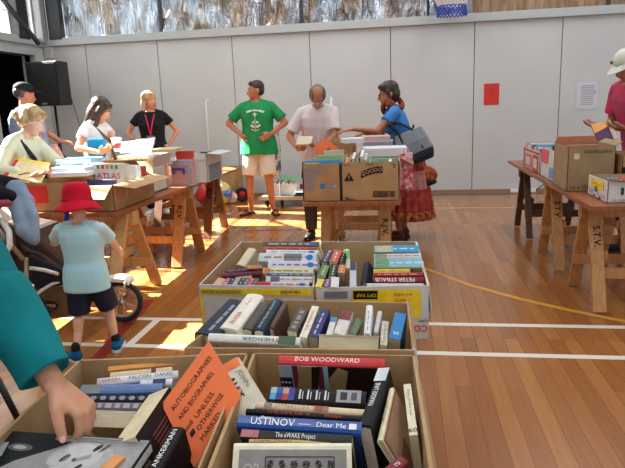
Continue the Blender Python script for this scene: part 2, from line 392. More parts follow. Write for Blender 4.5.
# basketball hoop and net seen at the top edge
hp = thing('basketball_hoop', 'basketball hoop with a blue and white net at the top of the wall', 'basketball hoop', aty(452, -5, 8.75))
R0 = .225; hm = MB(); hm.tube([(R0*math.cos(a), R0*math.sin(a), 0) for a in [2*PI*k/24 for k in range(24)]], .01, closed=True)
hm.build('rim', mat('hoop_orange', (200, 80, 30), .4, .3), hp, sm=True)
MB().bar((0, R0, 0), (0, .44, 0), .1, .02).bar((.03, .42, -.02), (.5, .42, .42), .06, .05, (0, 1, 0)).build('bracket', STEEL, hp)
for lab, z0, z1, r0, r1, cc in (('white half of the net', 0, -.14, R0, .19, (205, 205, 200)), ('blue half of the net', -.14, -.27, .19, .2, (40, 66, 168))):
    nm = MB()
    for k in range(24):
        for sgn in (1, -1):
            pts = [Vector(((r0+(r1-r0)*t)*math.cos(2*PI*k/24+sgn*t*.55), (r0+(r1-r0)*t)*math.sin(2*PI*k/24+sgn*t*.55), z0+(z1-z0)*t)) for t in (0, .33, .66, 1)]
            nm.tube(pts, .007, 5)
    o = nm.build('net', paint(cc), hp); o['label'] = lab
# white pole leaning on the wall, and two more behind the people
WP = mat('white_pvc', (226, 226, 224), .35)
def pole(px, top, Y, lab, hook=True, base=.0):
    p = aty(px, top, Y); q = Vector((p.x+.04, Y-.2, base))
    mb = MB(); pts = [q-Vector((p.x, Y, 0)), p-Vector((p.x, Y, 0))]
    if hook: pts += [pts[1]+Vector((.015, 0, .02)), pts[1]+Vector((.05, 0, .02))]
    r = mb.tube(pts, .018, 10).build('white_pole', WP, None, sm=True, loc=(p.x, Y, 0)); tag(r, lab, 'pole', )
pole(206, 101.5, 9.1, 'white plastic pole with a bent top leaning on the wall behind the trestles')
pole(331, 97, 9.1, 'white pole leaning on the wall behind the grey haired man', False)
pole(387, 110, 9.1, 'white pole leaning on the wall behind the woman in blue', False)
# power board and lead
pb = thing('power_board', 'white power board on the floor against the back wall', 'power board', aty(523, 193, WALL_Y-.06))
pb.location.z = .02; MB().box((0, 0, .01), (.36, .06, .05)).build('housing', WP, pb, bevel=.006)
for k in range(4): MB().box((-.12+.08*k, -.005, .037), (.035, .035, .006)).build('socket', mat('switch_grey', (196, 196, 194)), pb)
cab = MB().tube([(2.22, 9.02, .012), (1.9, 9.03, .01), (1.2, 9.0, .01), (.7, 9.05, .012), (.3, 9.0, .01), (-.1, 9.02, .01)], .008, 6).build('extension_cord', mat('grey_cord', (120, 116, 110), .6), sm=True)
tag(cab, 'grey extension cord running along the foot of the wall', 'cord')
cab = MB().tube([aty(536, 192, 9.05)+Vector((0, 0, .02)), aty(541, 186, 8.9), aty(548, 182, 8.6), aty(556, 190, 8.0)-Vector((0, 0, 0))], .008, 6).build('power_lead', mat('dark_cord', (70, 68, 66), .6), sm=True)
tag(cab, 'dark power lead rising from the power board towards the table', 'cord')
# loudspeaker on a stand
sp_ = aty(51, 84, 8.3)
t = thing('loudspeaker', 'big black loudspeaker on a pole stand in the corner', 'loudspeaker', (sp_.x, 8.3, sp_.z-.31), -.12)
BLK = mat('black_plastic', (20, 20, 22), .55, bump=.1, nscale=60)
sb = MB(); sb.rings([[(-.27, -.17, z), (.27, -.17, z), (.2, .17, z), (-.2, .17, z)] for z in (0, .62)]); sb.build('cabinet', BLK, t, bevel=.015)
MB().box((0, -.178, .31), (.48, .012, .56)).build('grille', mat('speaker_grille', (13, 13, 14), .7, bump=.3, nscale=200), t, bevel=.004)
MB().box((.0, -.186, .03), (.09, .006, .022)).build('badge', mat('badge_metal', (170, 170, 168), .3, .6), t)
t = thing('speaker_stand', 'black tripod stand holding up the loudspeaker', 'speaker stand', (sp_.x, 8.33, 0))
MB().tube([(0, 0, .5), (0, 0, sp_.z-.312)], .018, 10).build('pole', BLK, t, sm=True)
MB().tube([(0, 0, .25), (0, 0, 1.0)], .024, 10).build('collar', BLK, t, sm=True)
for k in range(3):
    a = 2*PI*k/3+.4; MB().tube([(0, 0, .85), (.5*math.cos(a), .5*math.sin(a), .012)], .012, 8).build('leg', BLK, t, sm=True)
cab = MB().tube([(sp_.x+.22, 8.42, sp_.z-.2), (sp_.x+.3, 8.44, 1.2), (sp_.x+.42, 8.5, .6), (sp_.x+.6, 8.6, .01)], .006, 6).build('speaker_cable', STEEL, sm=True)
tag(cab, 'thin dark cable hanging down from the loudspeaker', 'cable')
# ================================================================== PEOPLE
def rotx(a): return Matrix.Rotation(a, 3, 'X')
def rotz(a): return Matrix.Rotation(a, 3, 'Z')
def ik(a, b, l1, l2, hint):
    """joint between a and b for two bones, bent towards hint"""
    a, b = Vector(a), Vector(b); d = b-a; D = min(d.length, (l1+l2)*.995); dn = d.normalized(); b = a+dn*D
    x = (l1*l1-l2*l2+D*D)/(2*D); h = math.sqrt(max(l1*l1-x*x, 0)); hn = Vector(hint); hn = hn-dn*hn.dot(dn)
    hn = hn.normalized() if hn.length > 1e-5 else Vector((0, 1, 0))
    return a+dn*x+hn*h, b
def hand(mb, wpt, d, n, side, s=1.0, curl=(.35, .45, .5), thumb=.6, fr=1.0, spread=.05, curls=None):
    """palm, four fingers and thumb. d: direction of the hand, n: the way the palm faces, side: direction of the thumb edge"""
    d = Vector(d).normalized(); n = Vector(n); n = (n-d*n.dot(d)).normalized(); sd = d.cross(n)
    if sd.dot(Vector(side)) < 0: sd = -sd
    w = Vector(wpt)
    for k, (off, fl_, pr) in enumerate(((.030, .072, .0093), (.010, .080, .0095), (-.010, .074, .0090), (-.029, .058, .0082))):
        base = w+d*(.088-.004*abs(k-1))*s+sd*off*s
        mb.cap(w+sd*off*.55*s+d*.005*s, base, .0165*s, .0125*s, 10, flat=(n, .85))
        dd = (d+sd*off*spread*20).normalized(); c = curls[k] if curls else curl; p = base; ang = 0
        for seg, f in enumerate((.45, .3, .25)):
            ang += c[seg]; v = dd*math.cos(ang)+n*math.sin(ang); q = p+v*fl_*f*s*1.04
            mb.cap(p, q, pr*s*fr*(1-.08*seg), pr*s*fr*(1-.08*(seg+1)), 10); p = q
    tb = w+d*.022*s+sd*.020*s; t1 = tb+(d*.7+sd*.75+n*.25*thumb).normalized()*.040*s
    mb.cap(tb, t1, .0165*s, .0125*s*fr, 10); t2 = t1+(d*.9+sd*.35+n*.55*thumb).normalized()*.032*s
    mb.cap(t1, t2, .0118*s*fr, .0105*s*fr, 10); t3 = t2+(d*.95+sd*.05+n*.7*thumb).normalized()*.026*s
    mb.cap(t2, t3, .0105*s*fr, .0085*s*fr, 10)
    return mb

BODY = [(.80, .145, .105, .01), (.90, .170, .120, .012), (.98, .160, .112, .008), (1.06, .143, .10, 0), (1.16, .148, .104, 0), (1.27, .168, .115, 0), (1.36, .172, .108, .004), (1.43, .125, .08, .008), (1.475, .062, .058, .01)]
BODYF = [(.80, .150, .108, .012), (.90, .172, .122, .014), (.98, .155, .110, .008), (1.06, .126, .092, 0), (1.16, .130, .096, 0), (1.27, .150, .112, -.008), (1.36, .150, .098, .002), (1.43, .108, .072, .008), (1.475, .054, .052, .01)]
class Person:
    def __init__(s, name, label, loc, yaw, h=1.75, female=False, lean=0, twist=0, head=(0, 0), skin=SKIN, arms=None, legs=None, vox=.009, bulk=1.0, shw=1.0, side=0, curls=None, child=False):
        s.s = h/1.75; k = s.s; s.root = thing(name, label, 'person', loc, yaw); s.female = female; s.vox = vox; s.bulk = bulk
        s.Rl = Matrix.Rotation(side, 3, 'Y') @ rotz(twist) @ rotx(lean) if 0 else (rotx(lean) @ rotz(twist) @ Matrix.Rotation(side, 3, 'Y'))
        s.hip = Vector((0, .0, .93*k)); s.skin = skin; s.child = child
        hs = 1.32 if child else 1.0; s.hs = hs*k
        U = s.U
        s.neck = U((0, .0, 1.478)); s.Rh = rotz(head[1]) @ rotx(head[0])
        s.hd = lambda v: s.neck+s.Rh @ (Vector(v)*s.hs)
        sw = .172*s.bulk*(.88 if female else 1)*shw
        s.sh = [U((-sw, .01, 1.405)), U((sw, .01, 1.405))]
        l1, l2 = .29*k, .25*k; s.el = []; s.wr = []; arms = arms or [None, None]
        for i in (0, 1):
            sg = -1 if i == 0 else 1; a = arms[i] or dict(w=(sg*.27, -.06, .86), hint=(sg*.5, .6, 0))
            e, w_ = ik(s.sh[i], Vector(a['w'])*(k if a.get('rel', 1) else 1), l1, l2, a['hint']); s.el.append(e); s.wr.append(w_)
        s.arms = arms
        s.hj = [Vector((-.09*k, 0, .90*k)), Vector((.09*k, 0, .90*k))]; s.kn = []; s.an = []; legs = legs or [None, None]
        for i in (0, 1):
            sg = -1 if i == 0 else 1; a = legs[i] or (sg*.11, 0, .085)
            kq, aq = ik(s.hj[i], Vector(a[:3])*k, .42*k, .42*k, (sg*.1, -1, 0)); s.kn.append(kq); s.an.append(aq)
        s.toe = [0, 0]
        for i in (0, 1):
            sg = -1 if i == 0 else 1; ty = legs[i][3] if legs[i] and len(legs[i]) > 3 else sg*.25
            s.toe[i] = Vector((math.sin(ty), -math.cos(ty), 0))
        s.body()
    def U(s, v):
        v = Vector(v)*s.s; return s.hip+s.Rl @ (v-s.hip)
    def loft(s, mb, z0, z1, inf=0, flare=0, n=20, top=None):
        prof = BODYF if s.female else BODY; b = s.bulk
        zs = [z0]+[p[0] for p in prof if z0 < p[0] < z1]+[z1]; rs = []
        for z in zs:
            z_ = min(max(z, .93 if inf > 0 and z1 > 1.2 else prof[0][0]), prof[-1][0])
            for a, c in zip(prof, prof[1:]):
                if a[0] <= z_ <= c[0]:
                    t = (z_-a[0])/(c[0]-a[0]); rx, ry, yo = [a[i]+(c[i]-a[i])*t for i in (1, 2, 3)]; break
            fl_ = flare*(z1-z)/(z1-z0); rx = rx*b+inf+fl_; ry = ry*b+inf+fl_
            ring = []
            for j in range(n):
                a = 2*PI*j/n; ring.append(s.U((rx*abs(math.cos(a))**.85*(1 if math.cos(a) > 0 else -1), yo+ry*math.sin(a), z)))
            rs.append(ring)
        mb.rings(rs)
    def body(s):
        k = s.s; mb = MB(); s.loft(mb, .80, 1.475)
        mb.cap(s.U((-.14*s.bulk, .01, 1.40)), s.U((.14*s.bulk, .01, 1.40)), .05*k, .05*k)
        if s.female:
            for x in (-.068, .068): mb.ell(s.U((x, -.085, 1.265)), (.062*k, .055*k, .062*k))
        for x in (-1, 1): mb.cap(s.U((x*.035, .015, 1.465)), s.U((x*.13*s.bulk, .012, 1.415)), .038*k, .044*k)
        mb.cap(s.U((0, .012, 1.42)), s.hd((0, .005, .06)), .054*k*(.85 if s.female else 1), .050*k*(.85 if s.female else 1)*(1.0 if not s.child else 1.1))
        R = s.Rh; h = s.hs; hd = s.hd
        mb.ell(hd((0, .012, .155)), (.074*h, .094*h, .092*h), R); mb.ell(hd((0, -.028, .10)), (.060*h, .062*h, .088*h), R)
        mb.ell(hd((0, -.058, .042)), (.034*h, .030*h, .028*h), R); mb.ell(hd((0, -.03, .05)), (.05*h, .05*h, .035*h), R)
        mb.cap(hd((0, -.082, .135)), hd((0, -.112, .092)), .009*h, .014*h); mb.ell(hd((0, -.098, .088)), (.019*h, .014*h, .010*h), R)
        mb.cap(hd((-.035, -.074, .148)), hd((.035, -.074, .148)), .014*h, .014*h)
        mb.ell(hd((-.078, .015, .115)), (.012*h, .022*h, .034*h), R); mb.ell(hd((.078, .015, .115)), (.012*h, .022*h, .034*h), R)
        mb.cap(hd((-.018, -.084, .064)), hd((.018, -.084, .064)), .010*h, .010*h)
        for i in (0, 1):
            sg = -1 if i == 0 else 1; f = .88 if s.female else 1
            mb.cap(s.sh[i], s.el[i], .052*k*f, .040*k*f); mb.cap(s.el[i], s.wr[i], .040*k*f, .027*k*f)
            a = s.arms[i] or {}; d = Vector(a.get('d', (s.wr[i]-s.el[i]))); n = Vector(a.get('n', (-sg, 0, 0))); sd = Vector(a.get('side', (0, -1, 0)))
            hand(mb, s.wr[i], d, n, sd, k*(1.02 if not s.child else 1.0), a.get('curl', (.3, .4, .4)), a.get('thumb', .6), 1.12)
            mb.cap(s.hj[i]+Vector((0, 0, .02*k)), s.kn[i], .088*k*f*s.bulk**.5*1.02, .056*k); mb.cap(s.kn[i], s.an[i], .053*k, .036*k)
            c = s.kn[i].lerp(s.an[i], .3)+Vector((0, .02*k, 0)); mb.ell(c, (.048*k, .05*k, .12*k))
            mb.cap(s.an[i]+Vector((0, .02*k, -.045*k)), s.an[i]+s.toe[i]*.16*k+Vector((0, 0, -.06*k)), .034*k, .024*k, flat=((0, 0, 1), .8))
        s.skinobj = mb.build('body', s.skin, s.root, remesh=s.vox, smooth_it=4)
        if not s.child: s.face()
    def face(s, lip=(168, 92, 84)):
        h = s.hs
        for x in (-.03, .03):
            MB().ell(s.hd((x, -.078, .122)), (.0115*h, .009*h, .0058*h), s.Rh).build('eye', mat('eye_white', (228, 224, 218), .3), s.root, sm=True)
            MB().ell(s.hd((x, -.0835, .122)), (.0052*h, .005*h, .0052*h), s.Rh).build('iris', mat('iris', (54, 38, 28), .2), s.root, sm=True)
        MB().cap(s.hd((-.02, -.0905, .063)), s.hd((.02, -.0905, .063)), .0065*h, .0065*h, flat=((0, 0, 1), .7)).build('mouth', mat('lips', lip, .5), s.root, sm=True)
    def brows(s, M):
        for x in (-1, 1): MB().cap(s.hd((x*.018, -.089, .150)), s.hd((x*.048, -.078, .152)), .0055*s.hs, .004*s.hs).build('eyebrow', M, s.root, sm=True)
    def hair(s, M, parts, vox=.008, name='hair', it=4):
        """parts: list of ('e', centre, radii) or ('c', p, q, r1, r2) in the head frame"""
        mb = MB(); h = s.hs
        for p in parts:
            if p[0] == 'e': mb.ell(s.hd(p[1]), [v*h for v in p[2]], s.Rh)
            else: mb.cap(s.hd(p[1]), s.hd(p[2]), p[3]*h, p[4]*h)
        return mb.build(name, M, s.root, remesh=vox, smooth_it=it)
    def shirt(s, M, hem=.84, sleeve=.45, inf=.016, flare=.012, loose=.016, top=1.455, name='shirt', fore=0):
        mb = MB(); k = s.s; s.loft(mb, hem, top, inf, flare)
        mb.cap(s.U((-.135*s.bulk, .01, 1.398)), s.U((.135*s.bulk, .01, 1.398)), .052*k+inf*.75, .052*k+inf*.75)
        for x in (-1, 1): mb.cap(s.U((x*.06, .015, 1.450)), s.U((x*.13*s.bulk, .012, 1.412)), .036*k+inf*.6, .048*k+inf*.7)
        if s.female:
            for x in (-.068, .068): mb.ell(s.U((x, -.085, 1.265)), (.07*k, .066*k, .07*k))
        for i in (0, 1):
            e = s.sh[i].lerp(s.el[i], min(sleeve, 1)); f = .88 if s.female else 1
            mb.cap(s.sh[i], s.sh[i].lerp(e, .3), .050*k*f+loose*.35, .050*k*f+loose*.6); mb.cone(s.sh[i].lerp(e, .1), e, .048*k*f+loose*.45, (.052-.012*min(sleeve, 1))*k*f+loose)
            if fore: mb.cap(s.el[i], s.el[i].lerp(s.wr[i], fore), .042*k*f+loose*.8, .03*k+loose*.6)
        return mb.build(name, M, s.root, remesh=.008, smooth_it=3)
    def legsw(s, M, frac=1.0, inf=.02, top=1.0, name='trousers', flare=0, low=.8):
        """trousers or shorts: frac 0..1 thigh, 1..2 shin"""
        mb = MB(); k = s.s; s.loft(mb, low, top, inf*.8)
        for i in (0, 1):
            e = s.hj[i].lerp(s.kn[i], min(frac, 1)); r2 = (.088-.03*min(frac, 1))*k
            mb.cap(s.hj[i]+Vector((0, 0, .02*k)), s.hj[i].lerp(e, .4), .088*k+inf*.8, .08*k+inf*.8); mb.cone(s.hj[i], e, .088*k+inf*.8, r2+inf+flare)
            if frac > 1: mb.cap(s.kn[i], s.kn[i].lerp(s.an[i], .1), .058*k+inf, .058*k+inf)
            if frac > 1: mb.cone(s.kn[i], s.kn[i].lerp(s.an[i], frac-1), .056*k+inf, .04*k+inf+flare)
        return mb.build(name, M, s.root, remesh=.008, smooth_it=3)
    def shoes(s, M, sole=None, sandal=False, big=1):
        k = s.s*big
        for i in (0, 1):
            t = s.toe[i]; a = Vector((s.an[i].x, s.an[i].y, 0)); sd = Vector((t.y, -t.x, 0))
            out = []
            for u, wd in ((-.055, .02), (-.03, .034), (.05, .036), (.13, .045), (.175, .038), (.205, .018)): out.append((u*k, wd*k))
            pts = [a+t*u+sd*w_ for u, w_ in out]+[a+t*u-sd*w_ for u, w_ in reversed(out)]
            sh = MB(); rs = [[p+Vector((0, 0, z)) for p in pts] for z in (.002, .022*k)]; sh.rings(rs)
            sh_ = sh
            if sandal:
                so = sh_.build('sandal', sole or M, s.root); MB().tube([a+t*.11*k+Vector((0, 0, .075*k)), a+t*.09*k+sd*.045*k+Vector((0, 0, .03)), a+t*.05*k+sd*.04*k+Vector((0, 0, .02))], .009*k, 6).tube([a+t*.11*k+Vector((0, 0, .075*k)), a+t*.09*k-sd*.045*k+Vector((0, 0, .03)), a+t*.05*k-sd*.04*k+Vector((0, 0, .02))], .009*k, 6).build('sandal_strap', M, so)
            else:
                u = MB(); u.cap(a+Vector((0, 0, .055*k))-t*.01*k, a+t*.155*k+Vector((0, 0, .04*k)), .044*k, .034*k, flat=((0, 0, 1), .8)); u.cap(a+Vector((0, 0, .05*k)), a+Vector((0, 0, .085*k)), .047*k, .043*k)
                so = u.build('shoe', M, s.root, remesh=.006*min(1, k*1.2), smooth_it=3); sh_.build('sole', sole or M, so)
HAIRB = mat('brown_hair', (58, 38, 28), .45, rgb2=(38, 24, 18), nscale=40, stretch=(1, 1, .15), bump=.5)
HAIRBL = mat('blonde_hair', (198, 170, 124), .45, rgb2=(150, 118, 78), nscale=40, stretch=(1, 1, .15), bump=.5)
HAIRK = mat('black_hair', (28, 24, 23), .5, rgb2=(46, 40, 38), nscale=50, bump=.5)
HAIRG = mat('greying_hair', (66, 60, 56), .6, rgb2=(110, 104, 100), nscale=50, bump=.5)
def cloth(name, rgb, rgb2=None, sc=8, rough=.8, bump=.25):
    return mat('cloth_'+name, rgb, rough, rgb2=rgb2 or tuple(int(v*.93) for v in rgb), nscale=sc, bump=bump, bscale=14, spec=.2)
# ================================================================== BUILDERS
GROUP = ['books']
def book(A, B, T, W, tilt, cover, label, title=None, tcol=(240, 240, 235), tsize=None, hard=True, pages=None, flip=False, n=None, group=None, art=None, dash=0, extra=None, twidth=None, cat='book', toff=0, z0=None):
    """A, B: ends of the middle line of the spine (of the fore-edge when flip); tilt turns the spine towards its near side"""
    A, B = Vector(A), Vector(B); X = (B-A).normalized(); L = (B-A).length
    if n is None:
        up = Vector((0, 0, 1)); up = (up-X*up.dot(X)).normalized(); Yx = up.cross(X); n = up*math.cos(tilt)-Yx*math.sin(tilt)
    n = Vector(n); n = (n-X*n.dot(X)).normalized()
    if z0 is not None: W = max(.03, min(W, (min(A.z, B.z)-z0-.004)/max(n.z, .25)))
    Z = -n if flip else n; Y = Z.cross(X); mid = (A+B)/2
    org = mid if flip else mid-n*W
    root = thing('book', label, cat, group=group or GROUP[0]); root.matrix_world = Matrix.Translation(org) @ Matrix((X, Y, Z)).transposed().to_4x4()
    c = cover if isinstance(cover, bpy.types.Material) else paint(tuple(int(v*.84+sum(cover)/3*.14) for v in cover))
    t = .0024 if hard else .0008; h = T/2; r = min(.006, T*.3) if hard else .001; o_ = .003 if hard else 0
    out = [(-h, 0), (-h, W-r), (-h*.8, W-r*.35), (-h*.35, W), (h*.35, W), (h*.8, W-r*.35), (h, W-r), (h, 0)]
    inn = [(h-t, 0), (h-t, W-r-t), (0, W-t*2), (-h+t, W-r-t), (-h+t, 0)]
    pr = out+inn; mb = MB(); k = len(pr)
    vs = [(-L/2, y, z) for y, z in pr]+[(L/2, y, z) for y, z in pr]
    fs = [(i, (i+1) % k, (i+1) % k+k, i+k) for i in range(k)]
    mb.add(vs, fs)
    for s_ in (0, k):  # end faces as strips
        e = [(0, 1, 11, 12), (1, 2, 11), (2, 3, 10, 11), (3, 4, 10), (4, 5, 9, 10), (5, 6, 9), (6, 7, 8, 9)]
        mb.f += [tuple(i+s_ for i in (f if s_ else f[::-1])) for f in e]; mb.m += [0]*len(e)
    cov = mb.build('cover', c, root)
    MB().box((0, 0, (o_+W-t*2)/2), (L-o_*2, T-2*t-.0002, W-t*2-o_)).build('pages', pages or PAGES, root)
    if title:
        sz = tsize or T*.7
        text(title, sz, paint(tcol), cov, (toff, 0, W+.0008), (1, 0, 0), (0, 1, 0), width=twidth, name='spine_title')
    if dash:
        d = MB(); x = -L*.4
        rnd = random.Random(len(label))
        while x < L*.35:
            w_ = rnd.uniform(.012, .04)*L/.2; d.box((x+w_/2, 0, W+.0005), (w_, T*dash*.5, .001)); x += w_+.008
        d.build('spine_title', paint(tcol), cov)
    if extra: extra(cov, L, T, W)
    if art: art(cov, L, T, W)
    return root
def bk(pa, pb, z, tp, W, tilt, cover, label, **kw):
    """a book placed by where the ends of its spine show in the photo, at height(s) z; tp: apparent thickness"""
    za, zb = z if isinstance(z, tuple) else (z, z)
    A = atz(*pa, za); B = atz(*pb, zb); X = (B-A).normalized(); up = Vector((0, 0, 1)); up = (up-X*up.dot(X)).normalized(); Yx = up.cross(X)
    n = up*math.cos(tilt)-Yx*math.sin(tilt)
    if kw.get('n') is not None: n = Vector(kw['n'])
    Y = n.cross(X); v = ((A+B)/2-CO); D = v.dot(CF); v.normalize()
    # apparent thickness is measured across the spine in the picture
    def P(p): d = p-CO; return Vector((d.dot(CR), -d.dot(CU)))*F/d.dot(CF)
    M0 = (A+B)/2; dx = (P(M0+X*.01)-P(M0-X*.01)).normalized(); dy = (P(M0+Y*.01)-P(M0-Y*.01))/.02
    perp = abs(dx.x*dy.y-dx.y*dy.x)
    T = min(max(tp/max(perp, 1), .006), .075)
    return book(A, B, T, W, tilt, cover, label, **kw)

def carton(label, cs, z0, rims, M=None, flaps=(), group=None, name='cardboard_box', t=.004, inner=None, cat='box', ztop=None, inset=.0):
    """open box: cs = rim corners in order rear-left, rear-right, front-right, front-left (x, y); rims = their heights"""
    M = M or CARD; cs = [Vector((c[0], c[1], 0)) for c in cs]; ctr = sum(cs, Vector())/4
    r = thing(name, label, cat, (ctr.x, ctr.y, z0), 0, group or 'open boxes of books on the tables')
    up = Vector((0, 0, 1)); lo = [(c-ctr)*(1-inset) for c in cs]; hi = [c-ctr+up*(rims[i]-z0) for i, c in enumerate(cs)]
    mb = MB(); mats = [M, inner or M]
    mb.slab(lo[0], lo[1], lo[2], lo[3], t)
    for i in range(4):
        j = (i+1) % 4; o = ((lo[i]+lo[j])/2).normalized(); e = (lo[j]-lo[i]).normalized(); nn = Vector((e.y, -e.x, 0)); nn = nn if nn.dot(o) > 0 else -nn
        k = nn*t
        a, b, c, d = lo[i]+up*.0, lo[j], hi[j], hi[i]
        mb.add([a, b, c, d, a-k, b-k, c-k, d-k], [(0, 1, 2, 3), (0, 4, 5, 1), (1, 5, 6, 2), (2, 6, 7, 3), (3, 7, 4, 0)], 0); mb.add([a-k, b-k, c-k, d-k], [(3, 2, 1, 0)], 1)
    o_ = mb.build('box_body', mats, r)
    for f in flaps:
        i, ln, ang, tp = f[:4]; fm = f[4] if len(f) > 4 else (inner or M); j = (i+1) % 4
        a, b = hi[i], hi[j]; e = (b-a).normalized(); nn = Vector((e.y, -e.x, 0)); nn = nn if nn.dot((a+b)/2-Vector((0, 0, (a+b).z/2))) > 0 else -nn
        nn.normalize(); ang = math.radians(ang); dv = up*math.cos(ang)+nn*math.sin(ang)
        off = nn*.003; a = a+off+e*.003; b = b+off-e*.003
        MB().slab(a, b, b+dv*ln-e*tp, a+dv*ln+e*tp, t).build('flap', fm, r)
    return r
def body_of(r): return next((c for c in r.children if c.name.startswith('box_body')), r)
def on_face(r, a, b, zc, s, size, M, width=None, up=(0, 0, 1), frac=.5, bold=0, off=.0035, X=None, name='print'):
    """lettering on the upright face running from a to b (world x, y), height zc"""
    a = Vector((*a, 0)); b = Vector((*b, 0)); e = (b-a).normalized(); nn = Vector((e.y, -e.x, 0)); p = a.lerp(b, frac)+nn*off; p.z = zc
    return text(s, size, M, body_of(r), p-r.location, X or e, up, width=width, bold=bold, name=name)
def patch(r, a, b, f0, f1, z0, z1, M, off=.0025, name='print_panel', t=.001):
    a = Vector((*a, 0)); b = Vector((*b, 0)); e = (b-a).normalized(); nn = Vector((e.y, -e.x, 0))*off
    P = lambda f, z: a.lerp(b, f)+nn+Vector((0, 0, z))-r.location
    return MB().slab(P(f0, z0), P(f1, z0), P(f1, z1), P(f0, z1), t).build(name, M, body_of(r))

def trestle(label, x0, x1, y, z, half, M, leg=.085, beamM=None, mark=None, markleg=0, msize=.062, slant=0, group=None, low=.24):
    """sawhorse under a table board: beam along x, an A-frame of two legs at each end, low stretchers"""
    r = thing('trestle', label, 'trestle', ((x0+x1)/2, y, 0), slant, group or 'wooden trestles under the table boards')
    hx = (x1-x0)/2; MB().box((0, 0, z-.055), (2*hx+.06, .09, .10)).build('beam', beamM or M, r, bevel=.003)
    for sx in (-1, 1):
        for sy in (-1, 1):
            p = Vector((sx*(hx-leg/2), sy*.03+sy*.03, z-.02)); q = Vector((sx*(hx-leg/2), sy*half, .012))
            MB().bar(q, p, leg, .032).build('leg', M, r, bevel=.002)
    for sy in (-1, 1):
        f = 1-low/z; yy = sy*(.06+(half-.06)*f)
        MB().box((0, yy-sy*.035, low), (2*hx, .022, .07)).build('stretcher', M, r, bevel=.002)
    for sx in (-1, 1): MB().box((sx*(hx-leg-.014), 0, low+.12), (.022, half*1.25, .06)).build('spreader', M, r, bevel=.002)
    if mark:
        sx = markleg; p = Vector((sx*(hx-leg/2), -.06, z-.02)); q = Vector((sx*(hx-leg/2), -half, .012)); d = (q-p).normalized(); nn = d.cross(Vector((1, 0, 0)))
        c = p.lerp(q, .30)+nn*(.018 if nn.y < 0 else -.018)
        text(mark, msize, INK, r, c, d, (1, 0, 0), bold=.02, name='stencilled_letters')
    return r
def table_board(label, pts, z, th=.03, M=None, group=None):
    c = sum((Vector((p[0], p[1], 0)) for p in pts), Vector())/len(pts)
    mb = MB(); rs = [[Vector((p[0]-c.x, p[1]-c.y, h)) for p in pts] for h in (-th, 0)]; mb.rings(rs)
    r = mb.build('trestle_tabletop', M or TOPW, None, bevel=.003, loc=(c.x, c.y, z)); return tag(r, label, 'table')
# ================================================================== TABLES AND TRESTLES
ZT = .72
LTx = lambda y: -1.93-.09*(y-3.75)
table_board('long red-brown table board on the left, under the boxes with the atlas', [(-2.68, 3.72), (LTx(3.72), 3.72), (-1.86, 6.50), (-2.2, 6.93), (-2.95, 6.95)], ZT)
trestle('pine trestle at the near end of the left table', -2.55, -1.95, 4.0, ZT-.03, .40, PINE_L)
trestle('pine trestle marked R.J.V. in the middle of the left table', -2.6, -1.96, 5.2, ZT-.03, .32, PINE, mark='R.J.V.', markleg=1, leg=.095)
trestle('dark trestle at the far end of the left table', -2.72, -2.06, 6.35, ZT-.03, .33, mat('brown_wood', (130, 84, 54), .5, rgb2=(112, 70, 44), nscale=5, stretch=(14, 14, .8)), mark='R.J.V', markleg=1)
table_board('table board of the centre trestle table, under the two big cardboard boxes', [(-.70, 4.05), (-.02, 4.05), (-.06, 6.25), (-.78, 6.25)], ZT)
trestle('near trestle of the centre table, stencilled R.J.V. on its leg', -.62, -.10, 4.5, ZT-.03, .31, PINE, mark='R.J.V.', markleg=1, leg=.075)
trestle('far trestle of the centre table, paler, between the two standing buyers', -.70, -.12, 5.72, ZT-.03, .31, PINE_L, leg=.095)
table_board('table board on the right, under the wine carton and the white boxes', [(1.12, 3.76), (1.78, 3.76), (1.82, 6.7), (1.12, 6.7)], ZT)
trestle('nearest pine trestle on the right, stencilled S.T.V. on its front leg', 1.20, 1.76, 4.15, ZT-.03, .30, PINE, mark='S.T.V.', markleg=-1, leg=.08)
trestle('second pine trestle on the right, stencilled down its leg', 1.19, 1.78, 5.13, ZT-.03, .30, PINE, mark='S.T.V.', markleg=-1, leg=.08)
trestle('dark wooden trestle at the far end of the right table', 1.2, 1.78, 6.32, ZT-.03, .33, DARKW, leg=.06)
ZF = .64
table_board('table board hidden under the five foreground cartons of books', [(-.70, .45), (.03, .45), (.03, 2.12), (-.56, 2.12), (-.56, 1.32), (-.70, 1.32)], ZF-.002)
trestle('trestle under the near end of the foreground book table', -.5, -.05, .8, ZF-.032, .25, PINE)
trestle('trestle under the far end of the foreground book table', -.5, -.05, 1.85, ZF-.032, .2, PINE)

# ================================================================== FOREGROUND CARTONS
C2 = lambda p, z: tuple(atz(*p, z)[:2])
fr_c = [(-.360, 1.305), (.022, 1.315), (.048, .74), (-.312, .74)]
FR = carton('open cardboard box at front right, holding the blue USTINOV hardcover', fr_c, ZF, (.80, .80, .80, .80), CARD, flaps=[(1, .10, 168, .01), (3, .13, 174, .01)])
fl_c = [(-.775, 1.235), (-.374, 1.30), (-.328, .74), (-.73, .72)]
FL = carton('open cardboard box at front left, with the orange sign in it', fl_c, ZF, (.80, .80, .80, .80), CARD, flaps=[(0, .04, 160, .03), (3, .13, 172, .01)])
m_c = [(-.47, 1.665), (.012, 1.655), (.022, 1.345), (-.545, 1.325)]
MBX = carton('wide brown cardboard box of books just behind the two front boxes', m_c, ZF, (.815, .812, .80, .80), CARD, flaps=[(1, .12, 172, .01, WCARD), (2, .09, 176, .02, CARD), (1, .03, -20, .05)])
MBX2 = paint((92, 60, 150))
patch(MBX, m_c[3], m_c[2], .93, .995, .655, .79, MBX2, off=.009)
rl_c = [(-.63, 2.19), (-.325, 2.19), (-.285, 1.79), (-.665, 1.79)]
RLB = carton('white printed carton of books at the far left of the near table', rl_c, ZF, (.87, .87, .815, .82), WCARD, inner=CARD)
